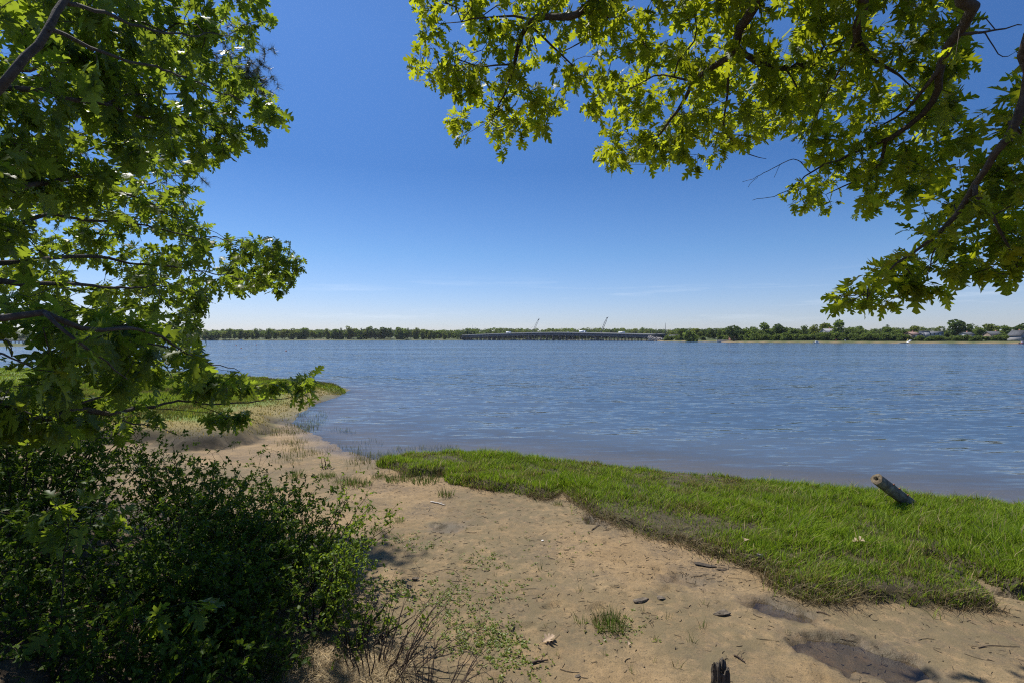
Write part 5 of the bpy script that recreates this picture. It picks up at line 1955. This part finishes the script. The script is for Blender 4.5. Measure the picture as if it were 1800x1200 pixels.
def house(px, y, w, dpt, hw, hr, wall, roof, label, rz=0.0, gable_front=False, wins=3, lift=0.0):
    x = (px - 900) / F * y
    z = gz(x, y) + lift
    o = thing('house', label, 'house', (x, y, z), None, rz)
    mb = MB(); mb.box([0, 0, hw / 2 - .6], [w, dpt, hw + 1.2]); 
    if hr > 0:
        if gable_front:
            for s_ in (-1, 1):
                yy = s_ * (dpt / 2)
                mb.add([[-w / 2, yy, hw], [w / 2, yy, hw], [0, yy, hw + hr]], None, [[0, 1, 2]])
        else:
            for s_ in (-1, 1):
                xx = s_ * (w / 2)
                mb.add([[xx, -dpt / 2, hw], [xx, dpt / 2, hw], [xx, 0, hw + hr]], None, [[0, 1, 2]])
    mb.build('wall', WALLS[wall], o)
    mb = MB(); e = .4; th = .25
    if hr > 0:
        a, b = (w, dpt) if gable_front else (dpt, w)
        for s_ in (-1, 1):
            sl = hr / (a / 2)
            p = [[s_ * (a / 2 + e), -b / 2 - e, hw - sl * e], [0, -b / 2 - e, hw + hr], [0, b / 2 + e, hw + hr], [s_ * (a / 2 + e), b / 2 + e, hw - sl * e]]
            pts = np.array(p + [[q[0], q[1], q[2] + th] for q in p]) + np.array([0, 0, .012])
            if not gable_front:
                pts = pts[:, [1, 0, 2]]
            mb.add(pts, [[0, 1, 2, 3], [4, 7, 6, 5], [0, 4, 5, 1], [1, 5, 6, 2], [2, 6, 7, 3], [3, 7, 4, 0]])
    else:
        mb.box([0, 0, hw + .17], [w + .8, dpt + .8, .3])
    r = mb.build('roof', ROOFS[roof], o)
    if hr > 0:
        mb = MB(); mb.box([w * .22, dpt * .1, hw + hr + .2], [.8, .8, 1.6]); mb.build('chimney', WALLS['red'], r)
    for k in range(wins):
        q = (k + .5) / wins * w - w / 2
        mb = MB(); mb.box([q, -dpt / 2 - .03, hw * .55], [1.3, .06, 1.5]); f = mb.build('window', TRIM, o)
        mb = MB(); mb.box([q, -dpt / 2 - .07, hw * .55], [1.05, .03, 1.25]); mb.build('pane', GLASS, f)
    mb = MB(); mb.box([w / 2 - w / wins, -dpt / 2 - .03, 1.0], [1.0, .06, 2.1]); mb.build('door', TRIM if wall != 'white' else ROOFS['dark'], o)
    return o


house(1456, 418, 9, 8, 4.6, 2.6, 'white', 'grey', 'white house half hidden behind the big spreading tree', .15, False, 3, .5)
house(1483, 425, 5, 5, 3.6, 2.0, 'white', 'grey', 'small white house right of the big spreading tree', -.1, True, 2, .5)
house(1637, 392, 11.5, 9, 4.4, 0, 'grey', 'grey', 'long flat roofed blue grey building behind the hedge', 0, False, 4, .9)
house(1617, 396, 6, 8, 3.2, 0, 'grey', 'grey', 'low flat roofed wing at the left end of the grey building', 0, False, 2, .8)
house(1603, 392, 6.5, 7, 2.4, 1.8, 'brown', 'rust', 'house with a rusty red roof beside the grey building', .1, False, 2, .5)
house(1699, 362, 6.5, 6, 2.9, 1.6, 'white', 'dark', 'small white house with a dark blue grey roof behind the hedge', .2, False, 2, .3)
house(1747, 362, 9, 7, 2.4, 2.2, 'brown', 'dark', 'low house with a dark roof left of the round shade tree', -.1, False, 3, .2)
house(1791, 338, 7, 9, 3.2, 3.2, 'pale', 'dark', 'pale grey gabled house at the right edge of the far shore', 0, True, 2, .2)
house(1290, 470, 7, 6, 2.4, 1.8, 'red', 'rust', 'small house with a red roof showing between the trees', 0, False, 2, .4)


def road_wall():
    y = 560
    x0, x1 = (1176 - 900) / F * y, (1202 - 900) / F * y
    o = thing('retaining_wall', 'grey retaining wall of the approach road right of the rock slope', 'wall', ((x0 + x1) / 2, y, 0))
    mb = MB(); mb.box([0, 0, 5.2], [x1 - x0, .6, 3.6]); mb.build('wall_panel', CONC, o)
    mb = MB(); mb.box([0, 0, 7.12], [x1 - x0 + .6, .9, .22]); mb.build('coping', CONC_D, o)
    o2 = thing('seawall', 'pale stone seawall along the shore left of the dense grove', 'wall', ((1281 - 900) / F * 472, 472, 0))
    L = 42 / F * 472
    mb = MB(); mb.box([0, 0, .5], [L, 1.0, 2.4], .05); mb.build('wall_panel', CONC, o2)
    mb = MB(); mb.box([0, 0, 1.8], [L + .4, 1.3, .18], .05); mb.build('coping', CONC, o2)


road_wall()

HULLW = mat_simple('hull_white', (.72, .72, .72), (.8, .8, .8), 1, .35)
HULLR = mat_simple('hull_red', (.35, .07, .05), (.42, .1, .07), 1, .4)
DOCKW = mat_simple('dock_wood', (.22, .2, .17), (.36, .33, .29), 2, .9)


def boat(px, y, L, label, hull, rz=0, cabin=True):
    x = (px - 900) / F * y
    o = thing('boat', label, 'boat', (x, y, 0), None, rz)
    n = 9
    V = []
    for k in range(n):
        t = k / (n - 1)
        w = L * .16 * math.sin(min(1, (1 - t) * 1.6 + .02) * math.pi / 2) * (1 if t > .02 else .9)
        h = L * .10 + L * .06 * t * t
        V += [[(t - .5) * L, -w, h], [(t - .5) * L, -w * .6, -.15], [(t - .5) * L, w * .6, -.15], [(t - .5) * L, w, h]]
    q = []
    for k in range(n - 1):
        for j in range(3):
            q.append([k * 4 + j, k * 4 + j + 1, k * 4 + 4 + j + 1, k * 4 + 4 + j])
        q.append([k * 4 + 3, k * 4, k * 4 + 4, k * 4 + 7])
    q.append([0, 1, 2, 3])
    link('hull', mesh('hull', np.array(V), np.array(q), hull), o)
    mb = MB()
    if cabin:
        mb.box([L * .02, 0, L * .19], [L * .3, L * .2, L * .16]); mb.box([L * .02, 0, L * .28], [L * .36, L * .24, L * .02])
        c = mb.build('cabin', HULLW, o)
        mb = MB(); mb.box([L * .02, 0, L * .21], [L * .24, L * .206, L * .07]); mb.box([L * .173, 0, L * .21], [.03, L * .16, L * .07]); mb.build('window', GLASS, c)
    else:
        for q_ in (-.2, .1):
            mb.box([L * q_, 0, L * .1], [L * .08, L * .28, .06])
        mb.build('bench', DOCKW, o)
    mb = MB(); mb.box([-L * .52, 0, L * .1], [L * .05, L * .06, L * .16]); mb.build('outboard_motor', ROOFS['dark'], o)
    return o


boat(1435, 376, 4.8, 'white motor boat lying off the right shore left of the white house', HULLW, 0.1)
boat(1798, 306, 5.2, 'red and white boat at the right frame edge off the far shore', HULLR, .2)
boat(423, 790, 7, 'small white boat under the far left wood', HULLW, .1)
boat(1022, 690, 5.5, 'small white boat on the water under the long bridge', HULLW, .1)


def dock():
    y = 345
    x = (1597 - 900) / F * y
    o = thing('landing_ramp', 'pale gangway ramp with a yellow rail running down from the shore', 'ramp', (x, y, 0))
    mb = MB()
    pts = np.array([[5, 1, 1.9], [-2.2, -1, .5]])
    mb.add([[4.5, 3, 2.1], [4.5, 5, 2.1], [-2, 0, .5], [-2, -2, .5], [4.5, 3, 1.9], [4.5, 5, 1.9], [-2, 0, .3], [-2, -2, .3]], [[0, 3, 2, 1], [4, 5, 6, 7], [0, 4, 7, 3], [1, 2, 6, 5], [0, 1, 5, 4], [3, 7, 6, 2]])
    mb.build('walkway', HULLW, o)
    mb = MB(); mb.box([-4.5, -1, .25], [5, 2.6, .5]); mb.build('float', DOCKW, o)
    mb = MB(); mb.tube([[-3.2, -2, .6], [-1.5, -1.5, 2.7]], .16, 6); mb.tube([[-1.5, -1.5, 2.7], [-.6, -1, 1.2]], .14, 6); mb.build('rail', mat_simple('yellow_paint', (.5, .42, .06), (.6, .5, .1), 1, .6), o)
    # pier at the far left
    y = 222
    x = (30 - 900) / F * y
    o = thing('pier', 'long wooden pier on posts at the left edge beyond the spit', 'pier', (x, y, 0))
    mb = MB(); mb.box([0, 0, 2.0], [11, 1.8, .22]); mb.build('deck', DOCKW, o)
    for q in np.linspace(-5, 5, 7):
        for s_ in (-.8, .8):
            mb = MB(); mb.tube([[q, s_, -1.5], [q, s_, 3.0]], .13, 7); mb.build('post', DOCKW, o)
    mb = MB(); mb.tube([[-5, -.8, 2.9], [5, -.8, 2.9]], .05, 5); mb.tube([[-5, .8, 2.9], [5, .8, 2.9]], .05, 5); mb.build('rail', DOCKW, o)
    # white posts by the shore
    for px, yy, lab, mt, h in ((1485.5, 376, 'white post standing in the water below the big spreading tree', HULLW, 2.2), (1469.5, 380, 'red channel marker board on the shore below the big spreading tree', HULLR, 2.6)):
        x = (px - 900) / F * yy
        o = thing('marker_post', lab, 'post', (x, yy, 0))
        mb = MB(); mb.tube([[0, 0, -1], [0, 0, h]], [.16, .13], 8); mb.build('pole', mt, o)
        mb = MB(); mb.box([0, -.2, h * .8], [.8, .06, .8]); mb.build('board', mt, o)


dock()


def buoys():
    rng = np.random.default_rng(909)
    mt = {'orange': mat_simple('buoy_orange', (.7, .18, .03), (.8, .25, .05), 1, .4), 'white': HULLW}
    protos_ = {}
    for nm, m in mt.items():
        mb = MB()
        t = np.linspace(0, math.pi, 9)
        mb.tube(np.stack([np.zeros(9), np.zeros(9), -.32 * np.cos(t)], 1), np.maximum(.32 * np.sin(t), .01), 12)
        mb.tube([[0, 0, .3], [0, 0, .52]], .05, 6)
        protos_[nm] = mb.mesh('buoy', m, True)
    for (px, py, c) in [(392, 605, 'white'), (415, 607, 'orange'), (424, 612, 'orange'), (440, 604, 'white'), (451, 606, 'orange'), (462, 603, 'white'), (503, 617, 'orange'), (478, 605, 'white')]:
        x, y = G(px, py)
        o = link('buoy', protos_[c], None, (x, y, 0.05))
        s = .6 if y < 200 else .9
        o.scale = (s, s, s)
        tag(o, 'tiny %s mooring buoy floating off the left spit' % c, 'buoy', 'mooring buoys off the spit')


buoys()


# ------------------------------------------------------------------ the air over the river
def haze():
    mb = MB()
    mb.box([0, 690, 21], [4000, 1900, 60])
    m, nt, out = new_mat('haze_air')
    vp = N(nt, 'ShaderNodeVolumePrincipled', Density=0.00004, Anisotropy=0.2)
    vp.inputs['Color'].default_value = (.86, .92, 1.0, 1)
    nt.links.new(vp.outputs[0], out.inputs['Volume'])
    o = mb.build('haze', m)
    o['kind'] = 'stuff'
    o['label'] = 'thin pale summer haze over the river'
    o['category'] = 'haze'


haze()


# ------------------------------------------------------------------ light, sky, camera
SUN_AZ, SUN_EL = rad(-44), rad(58)      # azimuth from +Y, clockwise positive
w = bpy.data.worlds.new('World')
SC.world = w
w.use_nodes = True
nt = w.node_tree
bg = nt.nodes['Background']
sky = nt.nodes.new('ShaderNodeTexSky')
sky.sky_type = 'NISHITA'
sky.sun_disc = False
sky.sun_elevation = SUN_EL
sky.sun_rotation = SUN_AZ
sky.air_density = 1.0
sky.dust_density = 0.3
sky.ozone_density = 3.0
tc = nt.nodes.new('ShaderNodeTexCoord')
sep = N(nt, 'ShaderNodeSeparateXYZ')
nt.links.new(tc.outputs['Generated'], sep.inputs[0])
mp = N(nt, 'ShaderNodeMapping')
mp.inputs['Scale'].default_value = (2.2, 2.2, 34)
nt.links.new(tc.outputs['Generated'], mp.inputs['Vector'])
cn = noise(nt, 1.6, 6, mp.outputs[0], .6)
cl = math_(nt, 'MULTIPLY', ramp(nt, cn, .56, .78), math_(nt, 'MULTIPLY', ramp(nt, sep.outputs[2], .015, .05), ramp(nt, sep.outputs[2], .13, .06)))
cl = math_(nt, 'MULTIPLY', cl, .35)
cr_ = nt.nodes.new('ShaderNodeValToRGB')
el = cr_.color_ramp.elements
for k, (p_, c_) in enumerate([(0.0, (.80, .84, 1.12)), (.05, (.77, .82, 1.10)), (.16, (.55, .75, 1.02)), (.31, (.36, .60, .92)), (.5, (.46, .73, 1.08))]):
    e_ = el[k] if k < 2 else el.new(p_)
    e_.position = p_
    e_.color = (*[q / 1.2 for q in c_], 1)
nt.links.new(sep.outputs[2], cr_.inputs[0])
tint = cr_.outputs[0]
skyc = mixc(nt, 1.0, sky.outputs[0], tint, 'MULTIPLY')
skyc = mixc(nt, cl, skyc, (7.5, 8.0, 8.6))
nt.links.new(skyc, bg.inputs['Color'])
bg.inputs['Strength'].default_value = 0.106

sun = bpy.data.lights.new('sun', 'SUN')
sun.energy = 4.9
sun.angle = rad(0.53)
sun.color = (1.0, 0.95, 0.87)
so = bpy.data.objects.new('sun', sun)
COL.objects.link(so)
d = Vector((math.sin(SUN_AZ) * math.cos(SUN_EL), math.cos(SUN_AZ) * math.cos(SUN_EL), math.sin(SUN_EL)))
so.rotation_euler = (-d).to_track_quat('-Z', 'Y').to_euler()
so.location = (-8, 10, 20)

cam = bpy.data.cameras.new('camera')
cam.sensor_width = 36.0
cam.lens = 18.0
cam.shift_y = -(600 - HZ) / 1800.0
cam.clip_start = 0.05
cam.clip_end = 9000
cobj = bpy.data.objects.new('camera', cam)
COL.objects.link(cobj)
cobj.location = (0, 0, H)
cobj.rotation_euler = (math.pi / 2, 0, 0)
SC.camera = cobj

SC.view_settings.view_transform = 'Standard'
SC.view_settings.look = 'None'
SC.view_settings.exposure = 0.36
SC.view_settings.gamma = 1.0
SC.cycles.use_denoising = False
SC.cycles.filter_width = 1.15
SC.cycles.max_bounces = 8
SC.cycles.transparent_max_bounces = 12
SC.cycles.sample_clamp_indirect = 6.0
